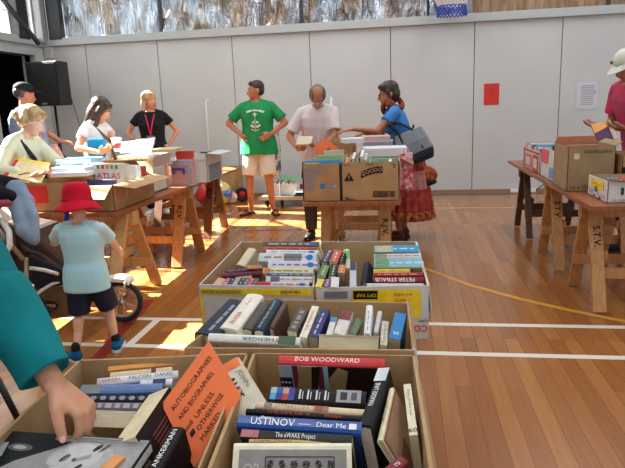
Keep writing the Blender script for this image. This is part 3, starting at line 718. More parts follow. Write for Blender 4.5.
rr_c = [(-.315, 2.19), (.045, 2.19), (.075, 1.80), (-.275, 1.78)]
RRB = carton('white carton with a yellow label, holding the stack of thrillers', rr_c, ZF, (.87, .87, .82, .815), WCARD, inner=CARD, flaps=[(1, .12, 174, .01, WCARD)])
YEL = paint((240, 206, 40)); RED = paint((196, 44, 44)); DK = paint((54, 54, 50)); OLV = paint((110, 108, 60))
a, b = rl_c[3], rl_c[2]
patch(RLB, a, b, .015, .985, .786, .808, YEL); patch(RLB, a, b, .005, .03, .645, .783, YEL)
MBp = MB()
e_ = Vector((b[0]-a[0], b[1]-a[1], 0))
for k in range(13):
    p = Vector((*a, .797))+e_*(.03+k*.028)+Vector((0, -.0042, 0))-RLB.location; MBp.tube([p+Vector((.0045*math.cos(t), 0, .006*math.sin(t))) for t in [k2*PI/4 for k2 in range(8)]], .0012, 4, closed=True)
MBp.build('print_pattern', OLV, RLB)
on_face(RLB, a, b, .797, 'recycled', .019, DK, frac=.80, X=(-1, 0, 0), up=(0, 0, -1), bold=.01, off=.0042)
a, b = rr_c[3], rr_c[2]
patch(RRB, a, b, .32, .93, .715, .808, YEL); patch(RRB, a, b, .33, .55, .777, .805, INK, off=.0032); patch(RRB, a, b, .07, .28, .78, .803, paint((120, 122, 128)))
on_face(RRB, a, b, .791, 'COPY PAPER', .016, YEL, frac=.44, X=(-1, 0, 0), up=(0, 0, -1), off=.0048)
on_face(RRB, a, b, .755, '128', .022, INK, frac=.46, X=(-1, 0, 0), up=(0, 0, -1), off=.0048, bold=.02)
on_face(RRB, a, b, .793, 'A4 PAPER', .014, RED, frac=.77, X=(-1, 0, 0), up=(0, 0, -1), off=.0048)
on_face(RRB, a, b, .773, 'SHEETS', .014, RED, frac=.77, X=(-1, 0, 0), up=(0, 0, -1), off=.0048)
on_face(RRB, a, b, .680, 'CO', .03, RED, frac=.93, X=(-1, 0, 0), up=(0, 0, -1), off=.0035, bold=.02)
on_face(RRB, a, b, .705, 'COPY', .012, INK, frac=.955, X=(-1, 0, 0), up=(0, 0, -1), off=.0035, bold=.02)

# ------------------------------------------------------------------ front right box
GROUP[0] = 'books in the front right box'
z0 = ZF+.006
def flag_art(r, L, T, W):
    y = -T/2-.0006; X = (1, 0, 0); Z = (0, 0, 1); n = (0, -1, 0)
    P = lambda pts, M, k=1, nm='cover_picture': MB().poly([(-L/2+L*u, W*v) for u, v in pts], (0, y-.0004*k, 0), X, Z, n, .0005).build(nm, M, r)
    o = P([(.0, .0), (1, 0), (1, .97), (0, .97)], paint((34, 24, 22)), 0); 
    P([(0, .0), (.47, 0), (.47, .97), (0, .97)], paint((170, 196, 212)))
    for u in (.13, .37): P([(u, 0), (u+.055, 0), (u+.055, .97), (u, .97)], paint((120, 32, 60)), 2)
    P([(.0, .1), (.12, .1), (.12, .72), (0, .72)], paint((22, 28, 62)), 2)
    st = MB()
    for a_ in range(3):
        for b_ in range(5): st.poly([(-L/2+L*(.02+.035*a_)+.0032*math.cos(q*PI/2.5+.3), W*(.18+.11*b_)+.0032*math.sin(q*PI/2.5+.3)) for q in range(5)], (0, y-.0016, 0), X, Z, n, .0004)
    st.build('cover_picture', paint((225, 228, 235)), r)
    P([(.09, 0), (.24, .0), (.30, .55), (.32, .97), (.20, .97), (.17, .6)], paint((172, 142, 96)), 5)
    P([(.24, 0), (.36, .0), (.36, .5), (.40, .97), (.32, .97), (.30, .55)], paint((30, 20, 22)), 6)
    P([(.50, 0), (.60, .0), (.62, .45), (.66, .9), (.57, .97), (.48, .75), (.46, .3)], paint((176, 146, 104)), 7)
    P([(.56, .28), (.64, .22), (.70, .30), (.66, .42), (.58, .46)], paint((160, 84, 74)), 8)
bk((279, 358.5), (385, 362), .806, 9.5, .155, .35, (206, 30, 36), 'red-spined book with an American flag cover, against the back of the front right box', title='BOB WOODWARD', tcol=(250, 214, 206), twidth=.15, tsize=.02, art=flag_art, z0=z0, toff=-.01)
def photos(r, L, T, W):
    cols = [(80, 150, 200), (60, 40, 120), (160, 60, 60), (40, 60, 150), (150, 180, 190), (30, 90, 170), (200, 150, 120), (60, 50, 140)]
    mb_ = [MB() for _ in cols]
    for k, cc in enumerate(cols):
        x = -L/2+.004+(k % 4)*.013; y_ = -T*.22+(k//4)*T*.42
        MB().box((x+.0055, y_, W+.0008), (.0125, T*.4, .0008)).build('spine_picture', paint(cc), r)
    MB().box((L/2-.035, 0, W+.0008), (.05, T*.82, .0008)).build('spine_picture', paint((150, 150, 152)), r)
    MB().box((L/2-.045, 0, W+.0014), (.014, T*.5, .0008)).build('spine_picture', paint((58, 58, 60)), r)
    MB().box((L/2-.024, 0, W+.0014), (.012, T*.5, .0008)).build('spine_picture', paint((80, 80, 82)), r)
    t_ = MB()
    for x in (-.035, -.018, 0, .018): t_.box((x, 0, W+.0012), (.0035, T*.62, .0006)); t_.box((x+.006, -.002, W+.0012), (.0015, T*.5, .0006))
    t_.build('spine_title', paint((206, 206, 206)), r)
bk((269, 393), (366, 397.5), .80, 15, .155, .5, (30, 30, 32), 'thick black hardcover with small colour photos on its spine, in the front right box', extra=photos, z0=z0)
def beige_pic(r, L, T, W):
    for x, cc in ((-.085, (130, 122, 110)), (.018, (170, 80, 60)), (.03, (150, 110, 90))): MB().box((x, 0, W+.0008), (.016, T*.7, .0008)).build('spine_picture', paint(cc), r)
    text('ARMSTRONG', .01, paint((150, 120, 90)), r, (.075, 0, W+.0012), (1, 0, 0), (0, 1, 0), width=.05, name='spine_title') if 0 else None
bk((255.5, 404), (366, 412), .797, 7, .15, .45, (224, 196, 158), 'beige spine reading DYNASTIES 2, in front of the thick black book', title='DYNASTIES 2', tcol=(176, 130, 84), twidth=.08, tsize=.014, toff=-.03, extra=beige_pic, z0=z0)
bk((246, 410), (365, 418.5), .793, 5, .15, .45, (24, 22, 24), 'thin black spine with red letters, just behind the blue hardcover', title='THE LIFE OF A ...    Evelyn', tcol=(190, 60, 50), twidth=.15, tsize=.01, z0=z0)
def ust(r, L, T, W):
    w_ = paint((236, 238, 244)); text('Dear Me', .014, w_, r, (.062, .0, W+.0008), (1, 0, 0), (0, 1, 0), width=.055, name='spine_title')
    text('Peter', .008, w_, r, (-.062, T*.32, W+.0002), (1, 0, 0), (0, 1, 0), width=.022, name='spine_title')
    MB().box((.012, -.001, W+.0008), (.024, .0012, .0008)).build('spine_rule', w_, r); MB().box((L/2-.016, 0, W+.0008), (.014, T*.4, .0008)).build('publisher_mark', w_, r)
bk((237.5, 420), (361.5, 427.5), .80, 14, .152, .55, mat('blue_book_cloth', (22, 74, 150), .3), 'blue hardcover reading USTINOV Dear Me, in the front right box', title='USTINOV', tcol=(240, 242, 246), twidth=.085, tsize=.021, toff=-.05, extra=ust, z0=z0)
def awk(r, L, T, W): MB().box((-L/2+.018, 0, W+.0006), (.033, T*.95, .0008)).build('spine_picture', paint((176, 110, 116)), r)
bk((240.5, 433), (352, 439), .79, 8, .14, .55, (54, 54, 56), 'dark grey paperback reading The aWAKE Project, in front of the blue hardcover', title='The aWAKE Project', tcol=(235, 235, 235), twidth=.075, tsize=.0135, extra=awk, z0=z0, hard=False)
bk((249, 440.5), (330, 441.5), .785, 3.5, .14, .5, (214, 176, 104), 'thin tan paperback with faint lettering, behind the cream framed cover', title='Charles Dickens', tcol=(120, 60, 40), twidth=.07, tsize=.008, z0=z0, hard=False, toff=-.03)
# the cream book whose framed grey cover faces up
A = atz(235, 443.5, .797); B = atz(351.5, 443.5, .797)
def cream(r, L, T, W):
    y = -T/2-.0006; X = (1, 0, 0); Z = (0, 0, 1); n = (0, -1, 0)
    MB().poly([(-L/2+.011, 0.01), (L/2-.009, 0.01), (L/2-.009, W-.012), (-L/2+.011, W-.012)], (0, y, 0), X, Z, n, .0006).build('cover_panel', paint((140, 138, 134)), r)
    g = MB(); x0, x1, t1 = -L/2+.058, L/2-.03, W-.024
    def fr_(u0, u1, v0, v1, w_=.0016):
        for q in (((u0+u1)/2, v1, u1-u0, w_), ((u0+u1)/2, v0, u1-u0, w_), (u0, (v0+v1)/2, w_, v1-v0), (u1, (v0+v1)/2, w_, v1-v0)): g.box((q[0], y-.0012, q[1]), (q[2], .0008, q[3]))
    fr_(x0, x1, .02, t1); rnd = random.Random(3)
    for i in range(6):
        for j in range(4):
            cx, cz = x0+.008+(x1-x0-.014)*i/5, t1-.012-.026*j
            for q in range(3): a = rnd.uniform(0, 3); g.bar((cx-.007*math.cos(a), y-.0014, cz-.007*math.sin(a)), (cx+.007*math.cos(a), y-.0014, cz+.007*math.sin(a)), .002, .0008, (0, 0, 1))
            g.tube([(cx+.0045*math.cos(q*PI/3), y-.0014, cz+.0055*math.sin(q*PI/3)) for q in range(6)], .0009, 4, closed=True)
    g.build('cover_engraving', paint((66, 64, 62)), r)
    text('OR', .026, paint((190, 186, 176)), r, (-L/2+.034, y-.001, W-.045), (1, 0, 0), (0, 0, 1), width=.03, name='cover_lettering')
    text('BONES', .02, paint((172, 168, 160)), r, (-L/2+.036, y-.001, W-.09), (1, 0, 0), (0, 0, 1), width=.036, name='cover_lettering') if 0 else None
nn = Vector((0, math.sin(math.radians(42)), math.cos(math.radians(42)))); nn = Vector((0, .66, .75))
book(A, B, .02, .17, 0, paint((232, 226, 200)), 'cream book with a grey engraved panel facing up, nearest in the front right box', n=nn, art=cream, pages=WPAGES)
# right hand books of the front right box
bk((364, 425), (384, 368), (.80, .81), 12, .152, -.16, (26, 26, 28), 'tall book with a black and white spine, right of the blue hardcover', title='PARADISE LANE', tcol=(235, 235, 235), twidth=.09, tsize=.015, pages=WPAGES, z0=z0, toff=-.0,
   extra=lambda r, L, T, W: MB().box((L/2-.03, 0, W+.0007), (.058, T*.96, .0008)).build('spine_picture', paint((196, 204, 210)), r))
def bird(r, L, T, W):
    y = -T/2-.0008; X = (1, 0, 0); Z = (0, 0, 1); n = (0, -1, 0)
    MB().poly([(-L/2+.004, .004), (L/2-.004, .004), (L/2-.004, W-.006), (-L/2+.004, W-.006)], (0, y, 0), X, Z, n, .0006).build('cover_panel', paint((150, 70, 62)), r)
    MB().poly([(-L/2+.009, .004), (L/2-.009, .004), (L/2-.009, W-.010), (-L/2+.009, W-.010)], (0, y-.0006, 0), X, Z, n, .0006).build('cover_panel', paint((156, 126, 98)), r)
    MB().poly([(-.05+.035*math.cos(q)*1.3, W*.5+.02*math.sin(q)+.01*math.cos(2*q)) for q in [k*PI/8 for k in range(16)]], (0, y-.0013, 0), X, Z, n, .0006).build('cover_picture', paint((110, 74, 56)), r)
bk((379, 440), (391, 388), (.785, .795), 4.5, .145, -.5, (222, 212, 170), 'thin cream-spined book with a red bordered picture cover, in the front right box', title='THE LOST ARTS', tcol=(90, 70, 50), twidth=.08, tsize=.008, z0=z0, art=bird)
bk((413.5, 435), (407, 384), (.785, .80), 8, .145, -.12, (226, 218, 186), 'cream paperback standing alone beside the right wall of the front right box', title='the year of living', tcol=(110, 96, 70), twidth=.09, tsize=.008, hard=False, z0=z0, toff=.02,
   extra=lambda r, L, T, W: text('60', .017, INK, r, (-L/2+.014, 0, W+.0008), (0, -1, 0), (1, 0, 0), name='spine_number'))
bk((389, 470), (404, 458), (.79, .79), 12, .12, .2, (140, 26, 44), 'dark red book with white script at the bottom edge of the front right box', title='ru', tcol=(235, 225, 225), tsize=.015, z0=z0)

# ------------------------------------------------------------------ front left box
GROUP[0] = 'books in the front left box'
bk((108, 368.5), (186, 361), .785, 4.5, .13, .5, (232, 154, 60), 'orange-edged book at the back of the front left box', hard=False, z0=z0)
bk((110, 375), (172, 369), .782, 7, .13, .6, (214, 198, 160), 'cream book with a small dark red square near the back of the front left box', z0=z0, extra=lambda r, L, T, W: MB().box((L*.2, 0, W+.0006), (.011, T*.9, .0008)).build('spine_mark', paint((120, 30, 36)), r))
bk((97, 381.5), (178, 373), .79, 8, .13, .6, (226, 224, 222), 'white spine with red and blue capitals, in the front left box', title='FALCON  DANIEL', tcol=(52, 68, 140), twidth=.10, tsize=.013, z0=z0, toff=.03, extra=lambda r, L, T, W: text('SABREBA', .012, paint((190, 56, 60)), r, (-.062, 0, W+.0008), (1, 0, 0), (0, 1, 0), width=.05, name='spine_title'))
bk((140, 383), (172, 381), .786, 7, .12, .5, (216, 220, 228), 'white book with a navy block at its end, beside the light blue book', z0=z0, extra=lambda r, L, T, W: MB().box((L*.1, 0, W+.0006), (L*.4, T*.8, .0008)).build('spine_mark', paint((34, 44, 96)), r))
bk((80, 389.5), (162, 387), .788, 10.5, .14, .6, (96, 128, 186), 'thick light blue hardcover lying across the front left box', z0=z0, extra=lambda r, L, T, W: MB().box((-L*.36, 0, W+.0006), (L*.24, T*.85, .0008)).build('spine_picture', paint((132, 140, 140)), r))
def circ(r, L, T, W):
    m_ = MB()
    for k in range(6): m_.poly([(-L*.38+k*L*.15+.007*math.cos(q*PI/5), .005*math.sin(q*PI/5)) for q in range(10)], (0, 0, W+.0004), (1, 0, 0), (0, 1, 0), (0, 0, 1), .0006)
    m_.build('spine_pattern', paint((150, 150, 160)), r)
bk((86, 398), (150, 398), .782, 7, .14, .6, (40, 42, 58), 'dark book with round marks on its spine, in front of the light blue hardcover', extra=circ, z0=z0)
bk((93, 405.5), (144, 406), .776, 9, .13, .6, (116, 108, 126), 'grey-mauve book with rows of tiny lettering, in the front left box', dash=1, tcol=(176, 170, 182), z0=z0)
bk((87, 418), (139, 420), .772, 17, .125, .7, PAGES, 'fat block of yellowed pages of a book turned fore-edge up, behind the hand', flip=True, z0=z0, hard=False)
# portrait book lying face up
PA, PB, PC_ = atz(12, 431, .79), atz(152, 440, .80), atz(-30, 512, .765)
def portrait():
    X = (PB-PA).normalized(); up = (PC_-PA); D = (up-X*up.dot(X)).normalized(); n = X.cross(-D)
    W, H = (PB-PA).length, .19; T = .025
    r = thing('book', 'book with a black and white portrait of a woman, lying face up under the hand', 'book'); r.matrix_world = Matrix.Translation(PA) @ Matrix((X, -D, n)).transposed().to_4x4()
    MB().box((W/2, -H/2, -.0015), (W, H, .003)).box((W/2, -H/2, -T+.0015), (W, H, .003)).box((.0015, -H/2, -T/2), (.003, H, T)).build('cover', paint((20, 20, 22), .3), r)
    MB().box((W/2+.001, -H/2, -T/2), (W-.006, H-.006, T-.006)).build('pages', WPAGES, r)
    def P(pts, g, k): return MB().poly([(W*u, -H*v) for u, v in pts], (0, 0, .0003*k), (1, 0, 0), (0, 1, 0), (0, 0, 1), .0004).build('cover_picture', paint((g, g, g) if not isinstance(g, tuple) else g, .3), r)
    def E(cx, cy, rx, ry, g, k, rot=0, n_=22): c_, s_ = math.cos(rot), math.sin(rot); return P([(cx+(rx*math.cos(q)*c_-ry*math.sin(q)*s_), cy+(rx*math.cos(q)*s_+ry*math.sin(q)*c_)) for q in [2*PI*i/n_ for i in range(n_)]], g, k)
    P([(0, .18), (.06, .16), (.10, .34), (.04, .6), (0, .7)], (150, 164, 176), 1)
    E(.17, .22, .09, .05, 90, 1, .1); E(.17, .22, .05, .025, 170, 2, .1)
    P([(.22, .40), (.40, .22), (.50, .10), (.62, .10), (.66, .5), (.6, .9), (.3, .9), (.1, .62)], 150, 2)      # neck and jaw
    P([(.36, .02), (.99, .02), (.99, .5), (.84, .30), (.70, .09), (.52, .09), (.42, .12), (.36, .08)], 150, 3)            # hair along the far side
    for q in range(5): P([(.47+.01*q, .04+.018*q), (.98, .04+.022*q), (.98, .048+.022*q), (.48+.01*q, .052+.018*q)], 96+14*q, 4)
    E(.63, .31, .21, .21, 168, 5, .25); E(.60, .31, .17, .185, 180, 6, .25); E(.62, .29, .14, .15, 190, 7, .2); E(.50, .34, .06, .10, 182, 8, .3)
    E(.535, .33, .016, .055, 60, 9, .25); E(.55, .33, .010, .045, 110, 10, .25)                              # lips
    P([(.60, .34), (.69, .25), (.70, .31), (.61, .37)], 150, 9); E(.605, .345, .012, .024, 80, 10)
    E(.70, .175, .016, .05, 60, 10, .3); E(.70, .175, .008, .018, 25, 11); E(.665, .44, .016, .05, 60, 10, .3)
    E(.745, .17, .008, .065, 84, 10, .3)
    P([(.02, .62), (.34, .62), (.30, .99), (.0, .99)], 14, 12); P([(.34, .7), (.5, .6), (.56, .99), (.3, .99)], 214, 12)
portrait()
# fore-edge-up book with a black back cover, and the tan stub in front of it
bk((124, 441), (159, 391), (.80, .815), 13, .15, -.42, (34, 24, 24), 'leaning book with cream fore-edge up and a black back cover with tiny red text', flip=True, pages=mat('cream_pages', (226, 214, 178), .85, rgb2=(214, 198, 160), nscale=20), hard=False, z0=z0,
   art=lambda r, L, T, W: [MB().box((L*.02, (T/2+.0006)*sg, W*(.2+.055*k)), (L*.55, .0006, .0028)).build('cover_text', paint((120, 60, 58)), r) for sg in (-1, 1) for k in range(10)] and None)
bk((104, 470), (120, 455), .80, 9, .12, .1, (226, 150, 72), 'small orange-topped book at the very bottom of the front left box', z0=z0, hard=False)
bk((152, 470), (177, 427), (.785, .80), 13, .15, -.1, (18, 18, 20), 'black hardcover with white capitals beside the orange sign', title='ANKERMAN', tcol=(232, 232, 232), twidth=.10, tsize=.015, z0=z0)
# orange sign
def sign():
    T_, L_, R_ = aty(208.7, 340.5, 1.13), aty(161.5, 404.4, 1.02), aty(241.4, 396.5, 1.06)
    X = (T_-L_); Yd = (R_-T_); B_ = L_+Yd
    r = thing('sign', 'orange card reading AUTOBIOGRAPHIES AND BIOGRAPHIES in the front left box', 'sign', B_)
    O = L_-B_; w_ = X.length; h_ = Yd.length; Xn, Yn = X.normalized(), Yd.normalized(); n = Xn.cross(-Yn)
    MB().slab(L_-B_, L_-B_+Yd, L_-B_+Yd+X, L_-B_+X, .002).build('card', mat('orange_card', (232, 104, 36), .4, rgb2=(240, 114, 44), nscale=6, spec=.6), r)
    I = paint((44, 22, 14))
    def t_(s, u, v, sz, wd, al='CENTER'): text(s, sz, I, r, O+X*u+Yd*v+n*.0012, Xn, -Yn, width=wd, name='sign_lettering')
    t_('AUTOBIOGRAPHIES', .50, .20, h_*.10, w_*.82); t_('AND BIOGRAPHIES', .47, .38, h_*.10, w_*.70)
    t_('Good', .17, .56, h_*.10, w_*.17); text('■', h_*.01, I, r, O, Xn, -Yn) if 0 else None
    q = O+X*.15+Yd*.645+n*.0012; MB().slab(q, q+Yn*h_*.07, q+Yn*h_*.07+Xn*w_*.08, q+Xn*w_*.08, .0006).build('sign_mark', I, r)
    t_('UNLESS', .50, .58, h_*.10, w_*.36); t_('OTHERWISE', .53, .72, h_*.10, w_*.52); t_('MARKED', .44, .86, h_*.10, w_*.38)
sign()
def auss(r, L, T, W):
    y = -T/2-.0007
    MB().box((L/2-.016, y, W/2), (.03, .0006, W-.004)).build('cover_band', paint((230, 120, 50)), r)
A = aty(226, 366, 1.18); B = aty(247, 402, 1.10)
r = thing('book', 'pale book with an orange end reading JOHN AUSS, standing behind the orange sign', 'book')
X = (B-A).normalized(); Yv = Vector((.75, .45, .35)); Yv = (Yv-X*Yv.dot(X)).normalized(); n = X.cross(Yv); r.matrix_world = Matrix.Translation(A) @ Matrix((X, Yv, n)).transposed().to_4x4()
Lb = (B-A).length+.03; S_ = -1 if n.dot(A-CO) > 0 else 1
MB().box((Lb/2, -.005, 0), (Lb, .07, .016)).build('cover', paint((206, 200, 182)), r); MB().box((Lb/2, .0, 0), (Lb-.004, .068, .012)).build('pages', PAGES, r)
MB().box((.012, -.005, S_*.0087), (.024, .068, .001)).build('cover_band', paint((232, 120, 56)), r)
text('JOHN', .017, paint((150, 140, 110)), r, (.060, .019, S_*.0095), (1, 0, 0), (0, 1, 0) if S_ > 0 else (0, -1, 0), width=.05, name='cover_lettering'); text('AUSS', .022, INK, r, (.072, -.006, S_*.0095), (1, 0, 0), (0, 1, 0) if S_ > 0 else (0, -1, 0), width=.062, bold=.02, name='cover_lettering')

# ------------------------------------------------------------------ middle box
GROUP[0] = 'books in the middle box'
z0 = ZF+.006
bk((206, 334), (239, 300), (.805, .83), 19, .15, .15, (38, 48, 66), 'dark navy hardcover at the left end of the middle box', dash=.25, tcol=(130, 138, 150), z0=z0)
bk((228, 328), (255, 294), (.81, .845), 15, .155, .05, (226, 220, 200), 'cream-spined hardcover with red lettering, in the middle box', title='RUSSIA', tcol=(190, 40, 50), twidth=.06, tsize=.02, toff=-.04, z0=z0, extra=lambda r, L, T, W: text('Kerr', .014, paint((196, 60, 60)), r, (.05, 0, W+.0008), (1, 0, 0), (0, 1, 0), width=.04, name='spine_title'))
bk((246, 328), (265, 302), (.80, .83), 10, .15, .05, (74, 66, 58), 'dark grey-brown book between the cream one and the teal one in the middle box', z0=z0)
bk((258, 329), (277, 299), (.80, .83), 9, .15, .0, (34, 58, 74), 'dark teal hardcover with pale lettering, in the middle box', title='DOUGLAS SCOTT', tcol=(200, 206, 206), twidth=.15, tsize=.009, z0=z0)
bk((270, 327), (284, 303), (.79, .82), 6, .145, .0, (96, 66, 56), 'book with a dark photo cover leaning right of the teal hardcover', z0=z0)
bk((300, 341), (208, 336.5), .802, 9, .15, -.75, (226, 226, 220), 'white spine reading THESIGER upside down, lying along the front of the middle box', title='THESIGER', tcol=(50, 54, 50), twidth=.10, tsize=.013, toff=-.02, z0=z0, extra=lambda r, L, T, W: MB().box((-L/2+.034, 0, W+.0007), (.045, T*.9, .0008)).build('spine_picture', paint((74, 98, 70)), r))
bk((292, 331), (304, 308), (.79, .82), 9, .14, .1, (84, 74, 68), 'mottled dark paperback leaning left of centre in the middle box', dash=.8, tcol=(140, 132, 124), z0=z0, hard=False)
bk((303, 337), (315.5, 306), (.795, .83), 7, .14, .1, (224, 216, 196), 'cream paperback with small red letters, in the middle box', title='THE FRENCH', tcol=(180, 60, 50), twidth=.09, tsize=.01, z0=z0, hard=False)
bk((313, 337), (325.5, 309), (.79, .825), 9, .14, .1, (30, 38, 104), 'deep blue paperback in the middle box, right of the cream one', dash=.3, tcol=(190, 190, 210), z0=z0, hard=False)
bk((329, 335), (334, 317), (.79, .81), 6, .13, .0, (204, 206, 196), 'narrow white paperback with a blue tip, in the middle box', z0=z0, hard=False, extra=lambda r, L, T, W: MB().box((L*.36, 0, W+.0006), (L*.25, T*.96, .0008)).build('spine_mark', paint((46, 130, 180)), r))
bk((339, 334), (347.5, 311), (.79, .825), 11, .14, .1, (214, 206, 202), 'white paperback with a dark red top end, in the middle box', z0=z0, hard=False, extra=lambda r, L, T, W: MB().box((L*.3, 0, W+.0006), (L*.38, T*.97, .0008)).build('spine_mark', paint((120, 54, 56)), r))
bk((352, 333), (360, 319), (.78, .80), 8, .13, .4, (110, 128, 104), 'dull green paperback half sunk in the middle box', z0=z0, hard=False)
bk((367, 333), (369.5, 305), (.80, .84), 7, .15, .0, (222, 224, 226), 'thin white book standing tallest in the middle box', dash=.2, tcol=(120, 124, 130), z0=z0)
bk((376, 332), (380, 311), (.79, .82), 5, .14, .1, (200, 200, 198), 'grey-white book right of the tallest white one', z0=z0)
bk((317.5, 341), (379.5, 343.5), .79, 14, .12, 1.1, (206, 190, 172), 'closed book lying flat with its cream fore-edge to the front of the middle box', flip=True, n=(0, -.9, .42), hard=True, pages=mat('cream_pages', (226, 214, 178)))
bk((383.5, 345), (385.5, 321), (.79, .80), 7, .13, .1, (196, 190, 170), 'grey-cream paperback between the flat book and the bright blue one', dash=.3, tcol=(150, 144, 130), z0=z0, hard=False)
bk((394.5, 339), (401, 313), (.795, .83), 12, .14, .1, (30, 128, 200), 'bright blue book at the right end of the middle box', z0=z0, hard=False, extra=lambda r, L, T, W: text('VI', .018, paint((235, 240, 245)), r, (-L*.3, 0, W+.0008), (0, -1, 0), (1, 0, 0), name='spine_title'))

# ------------------------------------------------------------------ rear left white carton
GROUP[0] = 'books in the far left carton'
z0 = ZF+.006
zr = lambda y: .818+(283-y)*.0024
G1 = None
def blob(r, L, T, W): MB().poly([(L/2-.022+.012*math.cos(q), T*.32*math.sin(q)) for q in [k*PI/6 for k in range(12)]], (0, 0, W+.0005), (1, 0, 0), (0, 1, 0), (0, 0, 1), .0007).build('sticker', paint((30, 110, 190)), r)
def pic(c, f=0, w=.3, extra=None):
    def g(r, L, T, W):
        MB().box((L*f, 0, W+.0006), (L*w, T*.85, .0008)).build('spine_picture', paint(c), r)
        if extra: extra(r, L, T, W)
    return g
rs = [((263, 244), (319, 244), 5, (96, 84, 80), 'dark mottled spine at the very top of the stack in the far left carton', blob, (210, 206, 200)),
      ((263, 248.5), (318, 249), 4, (196, 92, 60), 'orange-red spine second from the top in the far left carton', None, (120, 50, 40)),
      ((266, 251.5), (318, 252), 3.5, (226, 226, 228), 'thin white spine third in the stack of the far left carton', blob, (150, 150, 150)),
      ((258.5, 257), (316, 257.5), 8.5, (206, 214, 216), 'thick white spine with a grey drawing, in the far left carton', pic((120, 124, 128), .1, .3, blob), (150, 120, 110)),
      ((268, 264.5), (317, 265), 8, (214, 206, 226), 'lavender-white spine with a dark oval line, in the far left carton', blob, (110, 96, 140)),
      ((263, 270.5), (313, 271), 5.5, (224, 214, 150), 'pale yellow spine below the lavender one in the far left carton', pic((226, 120, 80), -.42, .12), (130, 120, 80)),
      ((267, 274.5), (312, 275), 3, (60, 80, 140), 'narrow blue spine in the far left carton', None, (200, 200, 210)),
      ((266, 279), (312, 279.5), 6, (212, 208, 206), 'whitish spine with a dark smudge of picture, low in the far left carton', pic((90, 96, 110), -.3, .2), (150, 140, 140)),
      ((258, 284), (309, 284.5), 4.5, (222, 200, 200), 'white and red spine at the bottom of the stack in the far left carton', pic((190, 50, 60), -.4, .3, blob), (190, 70, 70))]
for a_, b_, tp, c_, lab, ex, tc_ in rs: bk(a_, b_, zr((a_[1]+b_[1])/2), tp, .12, .95, c_, lab, dash=.35, tcol=tc_, extra=ex, hard=False, z0=z0)
bk((240, 265), (252, 248), (.83, .87), 8, .11, .1, (208, 196, 164), 'pale book standing alone with its tan end showing, left in the far left carton', z0=z0)
bk((247, 267), (263, 266.5), .83, 3.5, .11, .9, (222, 150, 90), 'small orange spine lying left of the stack in the far left carton', z0=z0, hard=False)
bk((224, 271.5), (262, 268), .82, 3.5, .11, .9, (96, 50, 64), 'dark red paperback lying flat in the far left carton', dash=.3, tcol=(180, 140, 150), z0=z0, hard=False)
bk((222, 275), (261, 272.5), .815, 3.5, .11, .9, (120, 34, 44), 'crimson paperback lying flat below the dark red one', dash=.3, tcol=(60, 80, 140), z0=z0, hard=False)
bk((236, 279), (252, 277), .815, 4, .10, .8, (176, 148, 108), 'tan paperback lying in the middle of the far left carton', z0=z0, hard=False)
row = [(215, 222, (206, 150, 130), 'salmon pink paperback at the left end of the front row, far left carton'), (223, 229.5, (176, 84, 100), 'rose paperback second in the front row, far left carton'), (228, 234, (36, 44, 72), 'navy paperback third in the front row, far left carton'), (233, 239, (150, 150, 156), 'grey paperback fourth in the front row, far left carton'), (238, 244, (32, 38, 64), 'dark navy paperback fifth in the front row, far left carton'), (243, 248.5, (74, 84, 106), 'slate blue paperback sixth in the front row, far left carton'), (248, 253, (202, 50, 62), 'bright red paperback seventh in the front row, far left carton'), (253, 257.5, (60, 60, 74), 'charcoal paperback at the right end of the front row, far left carton')]
for x0_, x1_, c_, lab in row: bk((x0_, 287), (x1_, 278), (.81, .828), 5 if x0_ > 216 else 7, .11, .15, c_, lab, dash=.3, tcol=(196, 190, 190), z0=z0, hard=False)
# ------------------------------------------------------------------ rear right white carton
GROUP[0] = 'books in the yellow-labelled carton'
rr = [((374, 249), (419, 248.5), 7, (70, 160, 210), 'sky blue spine at the top of the stack of thrillers', pic((196, 190, 150), -.28, .4), (200, 226, 236)),
      ((374, 256), (421, 255.5), 4.5, (222, 214, 204), 'cream spine with orange letters, second in the stack of thrillers', pic((150, 150, 110), -.35, .25), (206, 110, 80)),
      ((374, 263), (422, 262.5), 9, (140, 196, 216), 'thick pale blue spine, third in the stack of thrillers', pic((120, 160, 120), -.33, .28), (210, 226, 232)),
      ((373.5, 271), (423, 270.5), 4, (236, 198, 60), 'yellow spine in the stack of thrillers', pic((60, 30, 30), .36, .24), (190, 140, 40)),
      ((373, 274.5), (423, 274), 3.5, (176, 34, 46), 'narrow red spine above the PETER STRAUB one', None, (230, 180, 180))]
for a_, b_, tp, c_, lab, ex, tc_ in rr: bk(a_, b_, zr((a_[1]+b_[1])/2), tp, .12, .95, c_, lab, dash=.35, tcol=tc_, extra=ex, hard=False, z0=z0)
bk((372.5, 279.5), (424, 279.5), zr(279.5), 6.5, .13, .95, (136, 24, 32), 'dark red spine reading PETER STRAUB upside down', z0=z0, extra=lambda r, L, T, W: text('PETER STRAUB', .017, paint((244, 236, 226)), r, (-.01, 0, W+.0008), (-1, 0, 0), (0, -1, 0), width=.125, bold=.01, name='spine_title'))
bk((367, 285), (424, 285), zr(286), 3.5, .13, .95, (224, 224, 222), 'white spine at the bottom of the stack of thrillers', z0=z0, hard=False)
